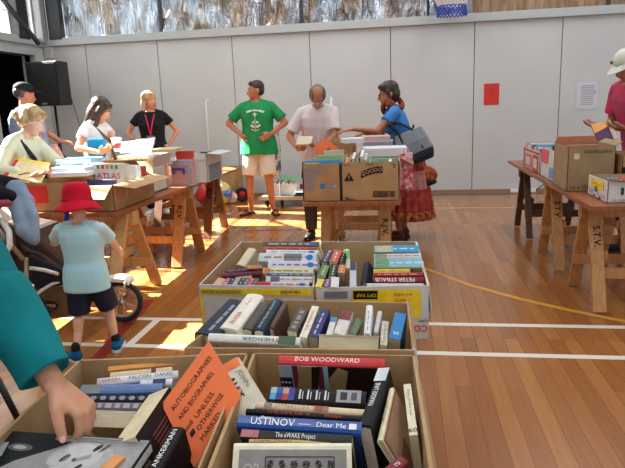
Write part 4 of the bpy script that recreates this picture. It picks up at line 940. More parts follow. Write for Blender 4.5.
sm = [((324, 262), (330, 251), 6, (44, 60, 92), 'navy paperback far back left in the yellow-labelled carton'), ((333, 262), (338.5, 250), 8, (206, 76, 50), 'red-orange paperback far back in the yellow-labelled carton'), ((341, 262), (344, 253), 4, (50, 48, 50), 'black narrow paperback right of the red-orange one'),
      ((321.5, 276), (326, 265), 7, (92, 138, 70), 'green paperback in the yellow-labelled carton'), ((332, 276), (335, 264), 7, (38, 54, 44), 'dark green paperback beside the light green one'), ((341, 273), (342.5, 265), 7, (222, 128, 70), 'orange paperback right of the dark green one'),
      ((317.5, 287), (321.5, 279), 6, (222, 196, 50), 'yellow paperback in the near left corner of the yellow-labelled carton'), ((326, 287), (328.5, 279), 5, (120, 80, 140), 'purple paperback beside the yellow one'), ((334.5, 287), (335.5, 277), 8, (206, 202, 204), 'white paperback with a grey end, in the near row of the yellow-labelled carton')]
for a_, b_, tp, c_, lab in sm: bk(a_, b_, (.818+(287-a_[1])*.0014, .832+(287-a_[1])*.0018), tp, .11, .1, c_, lab, dash=.35, tcol=(214, 206, 196), z0=z0, hard=False)
bk((347.5, 268), (346.5, 249), (.83, .88), 6, .13, .0, (214, 222, 190), 'tall white and green book standing in the yellow-labelled carton', z0=z0, extra=pic((120, 176, 80), .2, .4))
bk((353, 287), (353, 262), (.815, .86), 6.5, .13, .0, (176, 180, 186), 'grey and navy spine standing upright in the yellow-labelled carton', z0=z0, extra=pic((32, 40, 76), .33, .33), hard=False)
bk((363, 284), (366, 262), (.80, .84), 5, .13, -.5, (44, 50, 66), 'dark blue covered book leaning right of the grey and navy spine', z0=z0, hard=False)
GROUP[0] = 'books in the boxes on the side and centre tables'
# ================================================================== CENTRE TABLE
def bx(label, x0, x1, y0, y1, z0, h, M=CARD2, flaps=(), inner=None, rims=None, **kw):
    return carton(label, [(x0, y1), (x1, y1), (x1, y0), (x0, y0)], z0, rims or (z0+h,)*4, M, flaps, inner=inner, **kw)
def ax(px, Y): return aty(px, 180, Y).x
BLU = paint((104, 128, 158)); CAR3 = mat('brown_cardboard', (176, 134, 90), .85, rgb2=(164, 122, 80), nscale=7)
xa, xb, xc = ax(303.5, 4.1), ax(341, 4.1), ax(399, 4.1)
B1 = bx('brown cardboard box printed with blue lines and squares, left on the centre table', xa, xb-.006, 4.09, 4.46, ZT, .262, CAR3, flaps=[(3, .1, 170, .02)])
a, b = (xa, 4.09), (xb-.006, 4.09)
for k, (f1) in enumerate((.66, .46, .50, .36, .40, .3, .34, .26, .3)): patch(B1, a, b, .05, f1, ZT+.226-k*.018, ZT+.233-k*.018, BLU)
patch(B1, a, b, .46, .58, ZT+.09, ZT+.125, paint((40, 110, 170))); patch(B1, a, b, .64, .74, ZT+.092, ZT+.12, BLU); patch(B1, a, b, .80, .90, ZT+.092, ZT+.12, paint((130, 140, 150)))
B2 = bx('brown cardboard box with a black banner logo and a barcode, right on the centre table', xb+.006, xc, 4.09, 4.5, ZT, .268, CARD2, flaps=[(1, .12, 172, .02)])
a, b = (xb+.006, 4.09), (xc, 4.09); W_ = xc-xb-.006
def curved_banner():
    c0 = Vector(((xb+.006)+W_*.53, 4.09-.0045, ZT+.195))-B2.location; mb = MB(); lo = []; hi = []
    for k in range(9):
        t = (k-4)/4; x = t*W_*.19; z = .018*t+.012*(1-t*t)
        lo.append(c0+Vector((x, 0, z-.022))); hi.append(c0+Vector((x, 0, z+.022)))
    for k in range(8): mb.slab(lo[k], lo[k+1], hi[k+1], hi[k], .001)
    mb.build('print_panel', INK, B2)
    for k, ch in enumerate('GOODO'):
        t = (k-2)/2.6; text(ch, .036, CARD2, B2, c0+Vector((t*W_*.19, -.001, .018*t+.012*(1-t*t))), (1, 0, .25*t*.5+.1), (0, 0, 1), bold=.02, name='logo_letter')
curved_banner()
tri = MB(); o_ = Vector((xb+.006+W_*.13, 4.09-.0035, ZT+.17))-B2.location
tri.slab(o_+Vector((-.034, 0, -.03)), o_+Vector((.034, 0, -.03)), o_+Vector((.001, 0, .03)), o_+Vector((-.001, 0, .03)), .001).build('warning_triangle', INK, B2)
tri = MB(); tri.bar(o_+Vector((.004, -.001, .016)), o_+Vector((-.006, -.001, -.002)), .005, .001).bar(o_+Vector((-.006, -.001, -.001)), o_+Vector((.006, -.001, -.003)), .005, .001, (0, 0, 1)).bar(o_+Vector((.005, -.001, -.002)), o_+Vector((-.003, -.001, -.02)), .005, .001).build('warning_bolt', CARD2, B2)
patch(B2, a, b, .07, .2, ZT+.134, ZT+.137, CARD2, off=.005)
bc = MB(); x_ = xb+.006+W_*.55
for k in range(22):
    w_ = random.choice((.0015, .003, .004)); bc.box(Vector((x_, 4.09-.003, ZT+.045))-B2.location, (w_, .001, .03)); x_ += W_*.37/22
for q in ((.55, .93, .026, .029), (.55, .93, .062, .065)): bc.box(Vector((xb+.006+W_*(q[0]+q[1])/2, 4.087, ZT+(q[2]+q[3])/2))-B2.location, (W_*(q[1]-q[0]), .001, .003))
for f in (.55, .93): bc.box(Vector((xb+.006+W_*f, 4.087, ZT+.0455))-B2.location, (.003, .001, .038))
bc.build('barcode', INK, B2)
patch(B2, a, b, .05, .13, ZT+.018, ZT+.024, INK); patch(B2, a, b, .05, .22, ZT+.010, ZT+.014, INK); patch(B2, a, b, .04, .15, ZT+.247, ZT+.252, DK); patch(B2, a, b, .42, .56, ZT+.247, ZT+.252, DK); patch(B2, a, b, .87, .95, ZT+.245, ZT+.25, DK); patch(B2, a, b, .9, .94, ZT+.225, ZT+.235, DK); 
# books standing in them
def up_book(px, pw, ytop, Y, T, rgb, label, z0=ZT+.006, pages=None, tiltx=0, depth=.13, cover_front=True, hard=False, **kw):
    """book standing with its front cover to the camera, its top edge at the given photo height"""
    p = aty(px-pw/2, ytop, Y); q = aty(px+pw/2, ytop, Y); z = (p.z+q.z)/2
    A = Vector((q.x, Y, z)); B = Vector((p.x, Y, z)); W = max(.05, z-z0-.002)
    return book(Vector((p.x, Y, z)), Vector((q.x, Y, z)), T, W, tiltx, rgb, label, pages=pages, hard=hard, **kw)
zc = ZT+.006
up_book(323, 36, 160, 4.14, .022, (70, 150, 208), 'large blue book at the front of the box with blue print')
up_book(330, 27, 155, 4.19, .03, (150, 186, 118), 'light green book behind the blue one, in the box with blue print')
up_book(312, 14, 163, 4.115, .01, (214, 190, 90), 'yellow paperback peeping over the rim in front of the large blue book')
up_book(325, 22, 158, 4.25, .02, (206, 170, 120), 'tan book behind the light green one')
up_book(334, 20, 150, 4.32, .02, (196, 190, 178), 'pale grey book towards the back of the box with blue print')
up_book(382, 31, 158.5, 4.42, .03, (110, 190, 178), 'teal book standing at the back of the barcode box')
i = 0
for px, yt, c_, lab in ((347, 161, (188, 150, 110), 'tan paperback at the left end of the barcode box'), (350.5, 158, (150, 110, 84), 'brown paperback beside the tan one in the barcode box'), (354, 156, (206, 196, 180), 'cream paperback with a light spine in the barcode box'), (358, 157, (96, 90, 84), 'charcoal paperback among the pale books of the barcode box'), (362, 154, (222, 220, 214), 'white paperback, topmost of the loose row in the barcode box'), (366, 157, (176, 176, 172), 'light grey paperback right of the white one in the barcode box'), (370, 161, (120, 140, 130), 'grey-green paperback in front of the teal book'), (390, 163, (226, 222, 214), 'white paperback near the right rim of the barcode box')):
    p = aty(px, yt, 4.22); bk_ = book(Vector((p.x, 4.30, p.z+.02)), Vector((p.x, 4.14, p.z-.01)), .021, p.z-zc-.012, .12, c_, lab, hard=False); i += 1
# card sign on the far books
T_, L_, R_ = aty(325, 137.5, 4.6), aty(311.5, 149, 4.55), aty(344, 153, 4.62)
sg = thing('sign', 'blank-looking orange card sign leaning on the books of the centre table', 'sign', L_+(R_-T_)); o_ = sg.location
Bp = L_+(R_-T_)*.0+Vector((.012, 0, -.06)); X = R_-T_; D = L_-T_
MB().slab(L_-o_, L_-o_+X, R_-o_, T_-o_, .002).build('card', mat('orange_card', (232, 104, 36)), sg)
c_ = (L_+R_)/2-o_+Vector((0, -.004, 0)); MB().bar(c_+Vector((-.03, -.0, .0)), c_+Vector((.02, 0, .014)), .012, .001, (0, 0, 1)).bar(c_+Vector((.0, 0, -.012)), c_+Vector((.045, 0, -.016)), .008, .001, (0, 0, 1)).build('sign_lettering', paint((110, 50, 24)), sg)
B3 = bx('cardboard box full of books behind the blue printed box, centre table', -.66, -.33, 4.56, 4.95, ZT, .24, CARD2, flaps=[(3, .08, 150, .02)])
B4 = bx('cardboard box with pale books and the white flat boxes on it, centre table', -.29, -.03, 4.58, 5.0, ZT, .25, CARD, flaps=[(1, .12, 120, .02)])
B5 = bx('orange-brown cardboard box between the grey haired man and the woman in blue', ax(327, 5.4), ax(355, 5.4), 5.3, 5.65, ZT, .30, CAR3, flaps=[(0, .06, 10, .02)])
patch(B5, (ax(327, 5.4), 5.3), (ax(355, 5.4), 5.3), .25, .7, ZT+.18, ZT+.24, paint((120, 80, 50)))
B6 = bx('lidless cardboard box under the outstretched hands of the woman in blue', ax(359, 5.2), ax(384, 5.2), 5.1, 5.5, ZT, .24, CARD2)
cs = [(214, 206, 190), (160, 60, 50), (70, 96, 130), (226, 222, 214), (120, 90, 70), (196, 160, 90), (60, 60, 64), (180, 190, 180)]
nm_ = ['cream', 'brick red', 'slate blue', 'white', 'brown', 'mustard', 'charcoal', 'pale green']
for k in range(8):
    x = -.63+.037*k; h = (.22, .25, .23, .27, .24, .26, .23, .25)[k]; z = ZT+.006+h
    book(Vector((x, 4.86, z)), Vector((x, 4.66, z+.012)), .026, h, .05, cs[k], nm_[k]+' book standing in the box behind the blue printed one', hard=k % 2 == 0)
for k in range(6):
    x = -.265+.038*k; h = (.23, .25, .22, .24, .25, .23)[k]; z = ZT+.006+h
    book(Vector((x, 4.9, z)), Vector((x, 4.68, z)), .026, h, .03, cs[(k*3+3) % 8], nm_[(k*3+3) % 8]+' book upright under the flat white boxes', hard=True)
for k in range(5):
    x = ax(330, 5.4)+.035*k; h = .24+.02*(k % 3); z = ZT+.006+h
    book(Vector((x, 5.56, z)), Vector((x, 5.38, z)), .024, h, .03, cs[(k*3+1) % 8], nm_[(k*3+1) % 8]+' book inside the orange-brown box')
    x = ax(362, 5.2)+.034*k; z = ZT+.006+h-.02
    book(Vector((x, 5.42, z)), Vector((x, 5.22, z)), .024, h-.02, .03, cs[(k*3+2) % 8], nm_[(k*3+2) % 8]+' book inside the lidless box being searched')
WB = mat('white_board_box', (224, 224, 228), .5)
def flat(label, px0, px1, ytop, ybot, Y, dep, M, rz=0, name='flat_box', cat='box', side=None):
    p = aty(px0, ybot, Y); q = aty(px1, ybot, Y); t = aty(px0, ytop, Y)
    h = t.z-p.z; r = thing(name, label, cat, ((p.x+q.x)/2, Y+dep/2, p.z), rz)
    MB().box((0, 0, h*.35), (q.x-p.x, dep, h*.7)).build('base', side or M, r); MB().box((0, 0, h*.85), (q.x-p.x+.006, dep+.006, h*.3)).build('lid', M, r)
    return r
flat('large white flat box lying on top of the books of the centre table', 362, 406, 149, 157, 4.68, .3, WB, .05)
flat('grey printed folder lying behind the large white flat box', 363, 392, 142, 148, 5.12, .28, paint((156, 152, 154)), .0)
flat('clear-wrapped pink and white parcel topmost in the box being searched', 362, 389, 137, 142, 5.2, .25, paint((196, 160, 156)), .08)
flat('white open booklet on the loose books left of the white flat box', 341, 361, 139, 143.5, 4.66, .2, WB, .25, 'booklet', 'book')
RSP = mat('red_spotted_paper', (200, 40, 66), .5, rgb2=(226, 190, 196), nscale=26)
g = thing('gift_bag', 'red spotted paper bag standing at the right edge of the centre table', 'bag', (.02, 4.72, ZT)); mb = MB(); mb.rings([[(-.05, -.07, z), (.05, -.07, z), (.045, .07, z), (-.045, .07, z)] for z in (0, .27)]); mb.build('bag_body', RSP, g)
MB().tube([(-.02, -.07, .27), (-.015, -.07, .31), (.015, -.07, .31), (.02, -.07, .27)], .003, 6).build('handle', RSP, g)

# ================================================================== LEFT TABLE
def atB(px, py, z=ZT): p = atz(px, py, z); return (p.x, p.y)
A1 = bx('tan box with a bright red paper on its front, on the left table', -2.66, -2.33, 3.80, 4.12, ZT, .20, CARD2, flaps=[(1, .05, 100, .03)])
patch(A1, (-2.66, 3.80), (-2.33, 3.80), .14, .60, ZT+.06, ZT+.185, paint((206, 50, 46)))
for k in range(5): patch(A1, (-2.66, 3.80), (-2.33, 3.80), .03, .12, ZT+.05+.03*k, ZT+.06+.03*k, DK)
x1 = LTx(3.8)-.03
A2 = bx('open cardboard box holding the atlas, on the near corner of the left table', -2.30, x1, 3.78, 4.46, ZT, .18, CARD2, flaps=[(2, .13, 128, .01, CARD), (1, .15, 100, .02, CARD), (0, .12, 40, .02, CARD2)], inner=CARD)
A2b = MB()
def atlas(r, L, T, W):
    y = -T/2-.0012; text('ATLAS', .056, paint((204, 60, 84)), r, (0, y, W*.70), (1, 0, 0), (0, 0, 1), width=L*.74, name='cover_lettering', bold=.015)
    for k, cc in enumerate(((70, 150, 90), (200, 60, 70), (210, 130, 60), (120, 160, 80), (60, 150, 90))): MB().box((-L*.3+k*L*.14, y, W*.91), (L*.09, .0008, W*.09)).build('cover_picture', paint(cc), r)
    MB().box((-L*.45, y, W*.5), (L*.06, .0008, W*.7)).build('cover_picture', paint((120, 130, 70)), r)
p = aty(92, 163, 3.98); q = aty(124.5, 163, 3.98)
book(p, q, .02, p.z-ZT-.01, 0, (224, 216, 206), 'white atlas with red lettering standing in the box on the left table', art=atlas, hard=True)
p = aty(87, 179.5, 3.86); q = aty(116, 179.5, 3.86); book(p, q, .015, p.z-ZT-.01, .1, (44, 62, 110), 'navy blue book in front of the atlas', dash=.3, tcol=(150, 160, 190))
for px, yt, c_, lab in ((127, 166, (224, 220, 212), 'white picture book right of the atlas'), (131.5, 164, (206, 196, 180), 'cream book second right of the atlas'), (136, 166, (170, 180, 190), 'grey-blue book with a picture, right of the atlas'), (140, 165, (226, 220, 214), 'white book near the red one in the atlas box'), (144.5, 166, (214, 70, 50), 'red and white book at the right end of the atlas box')):
    Y = 4.0+(px-127)*.0225; p = aty(px, yt, Y); book(Vector((min(p.x-.13, -2.14), Y-.02, p.z)), Vector((min(p.x, -2.0), Y+.03, p.z)), .012, p.z-ZT-.012, 0, c_, lab, hard=False)
for px0, px1, yt, yb, Y, c_, lab in ((52, 84, 168, 173, 3.84, (206, 216, 230), 'pale blue and white large book topping the box with the red paper'), (56, 90, 160, 165, 4.0, (150, 196, 222), 'sky blue book at the back of the box with the red paper'), (50, 86, 173, 177, 3.82, (222, 222, 226), 'white book lowest of the flat ones in the box with the red paper')):
    flat(lab, px0, px1, yt, yb, Y, .2, paint(c_), .05, 'book', 'book')
A3 = bx('cardboard box with tall flaps in the middle of the left table, behind the atlas box', -2.40, LTx(4.6)-.05, 4.52, 4.96, ZT, .21, CARD2, flaps=[(1, .13, 35, .03, WCARD), (2, .16, 55, .01, CARD2)])
A3s = bx('cardboard box of paper-backs under the open book of the woman in white', -2.82, -2.46, 4.5, 5.0, ZT, .22, CARD, flaps=[(2, .08, 100, .02)])
for k in range(7):
    x = -2.36+.05*k; h = .21+.012*(k % 3); z = ZT+h
    book(Vector((x, 4.90, z)), Vector((x, 4.62, z)), .03, h-.01, .02, cs[(k*5+2) % 8], nm_[(k*5+2) % 8]+' book in the box with tall flaps', hard=True)
for k in range(6):
    x = -2.78+.05*k; h = .2+.012*(k % 3); z = ZT+h
    book(Vector((x, 4.9, z)), Vector((x, 4.6, z)), .03, h-.01, .02, cs[(k*3+2) % 8], nm_[(k*3+2) % 8]+' book in the box before the woman in white', hard=True)
flat('pale magazine lying open on the boxes below the woman in white', 118, 148, 156.5, 159.5, 4.62, .24, paint((226, 224, 222)), .0, 'magazine', 'magazine')
flat('cream folder lying across the box with tall flaps', 148, 172, 150, 153, 4.9, .3, paint((206, 190, 150)), .1, 'folder', 'folder')
# clear tub with toys and a blue handle
tx0, tx1, ty = ax(172, 5.15), ax(196, 5.15), 5.05
t = thing('storage_tub', 'clear plastic tub with a blue handle, full of bright picture books', 'tub', ((tx0+tx1)/2, ty+.2, ZT))
CLR = bpy.data.materials.new('clear_plastic'); CLR.use_nodes = True; nt = CLR.node_tree; N = nt.nodes; L = nt.links; bb_ = N['Principled BSDF']; bb_.inputs['Base Color'].default_value = (.8, .84, .88, 1); bb_.inputs['Roughness'].default_value = .15
tt = N.new('ShaderNodeBsdfTransparent'); mm = N.new('ShaderNodeMixShader'); mm.inputs[0].default_value = .8; L.new(bb_.outputs[0], mm.inputs[1]); L.new(tt.outputs[0], mm.inputs[2]); L.new(mm.outputs[0], N['Material Output'].inputs[0])
w_ = (tx1-tx0); mb = MB()
for c, d in (((0, -.2, .12), (w_, .004, .24)), ((0, .2, .12), (w_, .004, .24)), ((-w_/2, 0, .12), (.004, .4, .24)), ((w_/2, 0, .12), (.004, .4, .24)), ((0, 0, .002), (w_, .4, .004))): mb.box(c, d)
mb.build('tub_body', CLR, t)
BLUEP = paint((48, 70, 170)); MB().box((0, -.212, .155), (w_*.42, .02, .018)).box((-w_*.2, -.208, .135), (.016, .014, .05)).box((w_*.2, -.208, .135), (.016, .014, .05)).build('handle', BLUEP, t)
for k, (c_, h, n_) in enumerate((((200, 50, 46), .20, 'red picture book'), ((60, 120, 190), .22, 'blue picture book'), ((230, 150, 60), .17, 'orange picture book'), ((206, 60, 50), .30, 'tall red picture book'), ((190, 196, 200), .27, 'light grey picture book'))):
    Y = ty+.03+.05*k; book(Vector((tx0+.03, Y, ZT+h)), Vector((tx1-.03, Y, ZT+h)), .02, h-.01, 0, c_, n_+' standing inside the clear tub', hard=True)
A5 = bx('white box with an open grey lid beside the clear tub, left table', ax(197, 5.35), ax(197, 5.35)+.14, 5.25, 5.72, ZT, .27, WCARD, flaps=[(1, .12, 96, .02, paint((188, 192, 198))), (2, .06, 170, .01, WCARD)], inner=WCARD)
patch(A5, (ax(197, 5.35)+.14, 5.25), (ax(197, 5.35)+.14, 5.72), .1, .9, ZT+.01, ZT+.16, paint((120, 124, 134)))
for k in range(5):
    Y = 5.32+.07*k; book(Vector((ax(197, 5.35)+.02, Y, ZT+.25+.01*(k % 3))), Vector((ax(197, 5.35)+.125, Y, ZT+.25+.01*(k % 3))), .03, .23, 0, cs[(k*3) % 8], nm_[(k*3) % 8]+' book in the white box beside the clear tub')
A6 = bx('low cardboard box on the left table in front of the woman in black', -2.88, -2.44, 5.35, 5.95, ZT, .22, CARD2, flaps=[(0, .08, 60, .02)])
for k in range(7):
    x = -2.83+.055*k; z = ZT+.22+.01*(k % 3); book(Vector((x, 5.85, z)), Vector((x, 5.6, z)), .03, z-ZT-.01, .02, cs[(k*7+1) % 8], nm_[(k*7+1) % 8]+' book in the low box before the woman in black', hard=True)

# ================================================================== RIGHT TABLE
c0 = atz(566, 191.5, ZT); yb = atz(556, 182, ZT).y
c0 = Vector((1.135, c0.y, 0)); D1 = bx('tall tan wine carton with printed bottle count on the right table', c0.x, c0.x+.31, c0.y, c0.y+.40, ZT, .315, mat('olive_tan_cardboard', (160, 134, 98), .85, rgb2=(150, 124, 90), nscale=7), flaps=[(0, .045, 12, .02, paint((176, 96, 66))), (1, .05, 60, .02)])
a, b = (c0.x, c0.y), (c0.x+.31, c0.y)
on_face(D1, a, b, ZT+.275, 'OZ/SELLING', .030, INK, frac=.62, width=.18); on_face(D1, a, b, ZT+.028, '12 x 750ml', .034, INK, frac=.34, width=.17)
patch(D1, a, b, .12, .24, ZT+.225, ZT+.265, paint((206, 184, 150)))
c1 = atz(607, 203, ZT)
D2 = bx('white fruit carton with a yellow panel, nearest on the right table', c1.x, c1.x+.42, c1.y, c1.y+.40, ZT, .13, WCARD, flaps=[(2, .03, 60, .02, CARD)], inner=CARD, rims=(ZT+.13, ZT+.13, ZT+.115, ZT+.135))
a, b = (c1.x, c1.y+.4), (c1.x, c1.y)
patch(D2, a, b, .16, .80, ZT+.065, ZT+.115, YEL, off=.004); patch(D2, a, b, .40, .52, ZT+.04, ZT+.075, paint((60, 130, 110)), off=.006); patch(D2, a, b, .1, .3, ZT+.02, ZT+.05, paint((190, 150, 190)), off=.004); patch(D2, a, b, .5, .88, ZT+.02, ZT+.04, paint((200, 160, 190)), off=.004); patch(D2, a, b, .34, .40, ZT+.008, ZT+.018, INK, off=.004); patch(D2, a, b, .62, .66, ZT+.0, ZT+.02, INK, off=.004)
on_face(D2, a, b, ZT+.09, 'FRESH', .03, paint((226, 120, 40)), frac=.46, width=.16, off=.0055)
a, b = (c1.x, c1.y), (c1.x+.42, c1.y); patch(D2, a, b, .18, .22, ZT+.05, ZT+.095, DK, off=.004); on_face(D2, a, b, ZT+.015, '55 COR', .018, DK, frac=.16, width=.07)
book(Vector((c1.x+.12, c1.y+.14, ZT+.14)), Vector((c1.x+.33, c1.y+.16, ZT+.14)), .05, .12, .2, (206, 60, 44), 'red book showing over the rim of the white fruit carton')
book(Vector((c1.x+.06, c1.y+.24, ZT+.125)), Vector((c1.x+.28, c1.y+.25, ZT+.125)), .03, .11, .2, (110, 120, 130), 'grey book at the back of the white fruit carton')
c2 = atz(549, 178.5, ZT); c3 = atz(525, 172, ZT)
x0 = 1.16; y0, y1 = 5.35, 6.25
D3 = bx('white box with red panels full of books, at the far end of the right table', 1.17, 1.55, 5.42, 6.1, ZT, .19, WCARD, flaps=[(0, .04, 20, .02)], inner=CARD)
a, b = (1.17, 6.1), (1.17, 5.42)
patch(D3, a, b, .0, .06, ZT+.0, ZT+.19, RED, off=.005); patch(D3, a, b, .12, .55, ZT+.02, ZT+.14, paint((206, 120, 116)), off=.005); patch(D3, a, b, .18, .46, ZT+.04, ZT+.11, WCARD, off=.0065); patch(D3, a, b, .62, .94, ZT+.01, ZT+.15, paint((200, 60, 54)), off=.005); patch(D3, a, b, .68, .88, ZT+.035, ZT+.12, paint((216, 206, 196)), off=.0065); patch(D3, a, b, 0, 1, ZT+.165, ZT+.18, RED, off=.005)
for k, (c_, n_) in enumerate((((60, 60, 140), 'purple-blue'), ((206, 206, 210), 'white'), ((90, 150, 190), 'light blue'), ((214, 200, 180), 'cream'), ((70, 50, 90), 'dark violet'), ((196, 206, 214), 'pale grey'), ((224, 222, 216), 'off-white'))):
    Y = 5.5+.085*k; book(Vector((1.19, Y, ZT+.21+.012*(k % 3))), Vector((1.42, Y, ZT+.21+.012*(k % 3))), .035, .19, 0, c_, n_+' book in the white and red box on the right table')
D4 = bx('white box with a red corner between the wine carton and the far box', 1.17, 1.5, c0.y+.46, 5.36, ZT, .24, WCARD, inner=WCARD)
patch(D4, (1.17, 5.36), (1.17, c0.y+.46), .05, .5, ZT+.12, ZT+.23, paint((220, 90, 90)), off=.005); patch(D4, (1.17, 5.36), (1.17, c0.y+.46), .6, .9, ZT+.02, ZT+.1, paint((120, 140, 200)), off=.005)
for k, (c_, n_) in enumerate((((30, 30, 34), 'black'), ((210, 90, 80), 'salmon red'), ((40, 40, 50), 'dark blue-black'))):
    Y = c0.y+.52+.09*k; book(Vector((1.19, Y, ZT+.27)), Vector((1.45, Y, ZT+.27)), .03, .25, 0, c_, n_+' book standing in the white box behind the wine carton')
D5 = bx('brown box with a wide black band behind the white fruit carton', c0.x+.34, c0.x+.34+.30, c0.y-.05, c0.y+.32, ZT, .25, CAR3)
D5.location.x += 0; a, b = (c0.x+.34, c0.y-.05), (c0.x+.64, c0.y-.05); patch(D5, a, b, .0, 1, ZT+.11, ZT+.17, INK); patch(D5, a, b, .05, .4, ZT+.205, ZT+.215, INK); on_face(D5, a, b, ZT+.14, 'de Ste', .035, paint((206, 190, 160)), frac=.3, width=.12, off=.005)
book(Vector((c0.x+.04, c0.y+.1, ZT+.30)), Vector((c0.x+.27, c0.y+.13, ZT+.30)), .05, .28, 0, (220, 96, 60), 'orange book standing in the wine carton')
book(Vector((c0.x+.04, c0.y+.22, ZT+.31)), Vector((c0.x+.26, c0.y+.22, ZT+.31)), .04, .30, 0, (176, 90, 60), 'rust-brown book standing at the back of the wine carton')

# ================================================================== THINGS ON THE FLOOR BY THE BACK WALL
p = aty(228, 200, 8.95)
K1 = bx('open tan cardboard box with handwriting on the floor against the back wall', p.x-.30, p.x+.22, 8.72, 9.1, 0, .46, CARD2, flaps=[(3, .12, 150, .02), (0, .04, 4, .02)])
on_face(K1, (p.x-.3, 8.75), (p.x+.22, 8.72), .37, 'Kids fun', .07, DK, frac=.5, width=.2)
for k, (dx, dy, r_, c_, lab) in enumerate(((.02, -.06, .18, (30, 110, 200), 'blue and yellow toy bag on the floor beside the handwritten box'), (-.24, -.02, .14, (206, 44, 40), 'red stuffed toy bag left of the blue one on the floor'), (.16, .0, .10, (190, 60, 50), 'small red and white toy bundle right of the blue bag'))):
    q = aty(221, 203, 8.45); o = thing('toy_bag', lab, 'toy bag', (q.x+dx+.0, 8.45+dy, 0)); mb = MB(); mb.ell((0, 0, r_*.95), (r_, r_*.7, r_)); mb.cap((0, 0, r_*1.5), (-.05, 0, r_*2.1), r_*.5, r_*.3)
    mb.build('bag_body', mat('toy_%d' % k, c_, .35, rgb2=((236, 200, 60), (150, 20, 30), (226, 220, 214))[k], nscale=9), o, remesh=.012)
    MB().tube([(-.06, 0, r_*1.9), (-.1, 0, r_*2.5), (.0, 0, r_*2.5)], .008, 6).build('handle', paint((230, 220, 210)), o, sm=True)
q = aty(242, 195, 8.6); o = thing('toy_trundler', 'black wheeled toy with a red hub behind the man in green', 'toy', (q.x, 8.62, .11))
MB().tube([(.085*math.cos(a), 0, .085*math.sin(a)) for a in [2*PI*k/24 for k in range(24)]], .028, 10, closed=True).build('tyre', BLK, o, sm=True); MB().lathe([(.001, -.02), (.055, -.02), (.06, 0), (.055, .02), (.001, .02)], R=rotx(PI/2)).build('hub', paint((170, 30, 34)), o, sm=True); MB().tube([(0, 0, 0), (0, .25, 0)], .012, 8).build('axle', STEEL, o)
# flat trolley with books and papers
q0, q1 = aty(262, 207, 8.2), aty(316, 207, 8.2)
o = thing('trolley', 'low metal trolley loaded with boxes of books behind the man in green', 'trolley', ((q0.x+q1.x)/2, 8.35, 0)); w_ = q1.x-q0.x
ALU = mat('aluminium', (176, 178, 180), .3, .8)
MB().box((0, 0, .13), (w_, .55, .03)).build('deck', ALU, o, bevel=.004); MB().box((0, -.28, .13), (w_+.02, .02, .05)).build('edge_rail', ALU, o)
for sx in (-1, 1):
    for sy in (-1, 1): MB().lathe([(.001, -.02), (.05, -.02), (.055, 0), (.05, .02), (.001, .02)], c=(sx*w_*.38, sy*.2, .057), R=Matrix.Rotation(PI/2, 3, 'Y')).build('wheel', BLK, o, sm=True)
MB().tube([(-w_/2, .26, .13), (-w_/2+.02, .3, .36), (-w_/2+.3, .3, .36), (-w_/2+.3, .26, .13)], .014, 8).build('handle', ALU, o, sm=True)
xm = (q0.x+q1.x)/2
bx('white and green box of books on the metal trolley', xm-.22, xm+.12, 8.22, 8.5, .146, .16, WCARD, flaps=[(0, .1, 30, .02, paint((120, 160, 130))), (3, .08, 60, .02, paint((150, 180, 150)))])
for k, (dx, dz, c_, n_) in enumerate(((.2, .147, (206, 208, 204), 'white folder lying on the right of the metal trolley'), (.2, .168, (150, 176, 156), 'green-edged sheet on the white folder of the trolley'), (.19, .184, (222, 222, 218), 'topmost white board on the metal trolley'))):
    r = thing('folder', n_, 'folder', (xm+dx+.06, 8.3, dz), .12*k); MB().box((0, 0, .009), (.34, .3, .016)).build('sheet', paint(c_), r); MB().box((0, -.152, .009), (.34, .006, .014)).build('spine', DK, r)
for k in range(5): book(Vector((xm-.19+.055*k, 8.48, .33)), Vector((xm-.19+.055*k, 8.26, .33)), .035, .17, .05, cs[(k*3+1) % 8], nm_[(k*3+1) % 8]+' book in the white and green trolley box')
p = aty(303, 190, 8.6); K2 = bx('white box with a red stripe on the floor behind the blue printed box', p.x-.12, p.x+.16, 8.72, 9.05, 0, .36, WCARD); patch(K2, (p.x-.12, 8.72), (p.x+.16, 8.72), .1, .9, .17, .24, RED)
# patterned cloth hanging behind the man in green
LEAF = mat('leaf_pattern_cloth', (186, 190, 184), .8, rgb2=(74, 92, 92), nscale=14, stretch=(1, 1, .7)); LEAF.node_tree.nodes['Color Ramp'].color_ramp.elements[0].position = .50; LEAF.node_tree.nodes['Color Ramp'].color_ramp.elements[1].position = .54
p0 = aty(277, 165, 8.35)
o = thing('shopping_trolley', 'upright trolley bag with a leaf pattern, half hidden behind the man in green', 'trolley bag', (p0.x, 8.1, .0)); zt = aty(277, 121, 8.1).z; mb = MB()
rs_ = []
for z, w_, d_ in ((.42, .06, .08), (.5, .10, .10), (.8, .11, .11), (1.05, .09, .10), (zt-.02, .06, .07)): rs_.append([(w_*math.cos(a)*(1+.08*math.sin(5*a)), d_*math.sin(a), z) for a in [2*PI*j/20 for j in range(20)]])
mb.rings(rs_); mb.build('bag_body', LEAF, o, sm=True); MB().tube([(-.06, .1, .02), (-.06, .1, 1.1)], .01, 6).tube([(.06, .1, .02), (.06, .1, 1.1)], .01, 6).tube([(-.06, .1, .4), (.06, .1, .4)], .01, 6).build('frame', ALU, o)
for sx in (-1, 1): MB().lathe([(.001, -.012), (.05, -.015), (.055, 0), (.05, .015), (.001, .012)], c=(sx*.08, .1, .056), R=Matrix.Rotation(PI/2, 3, 'Y')).build('wheel', BLK, o, sm=True)
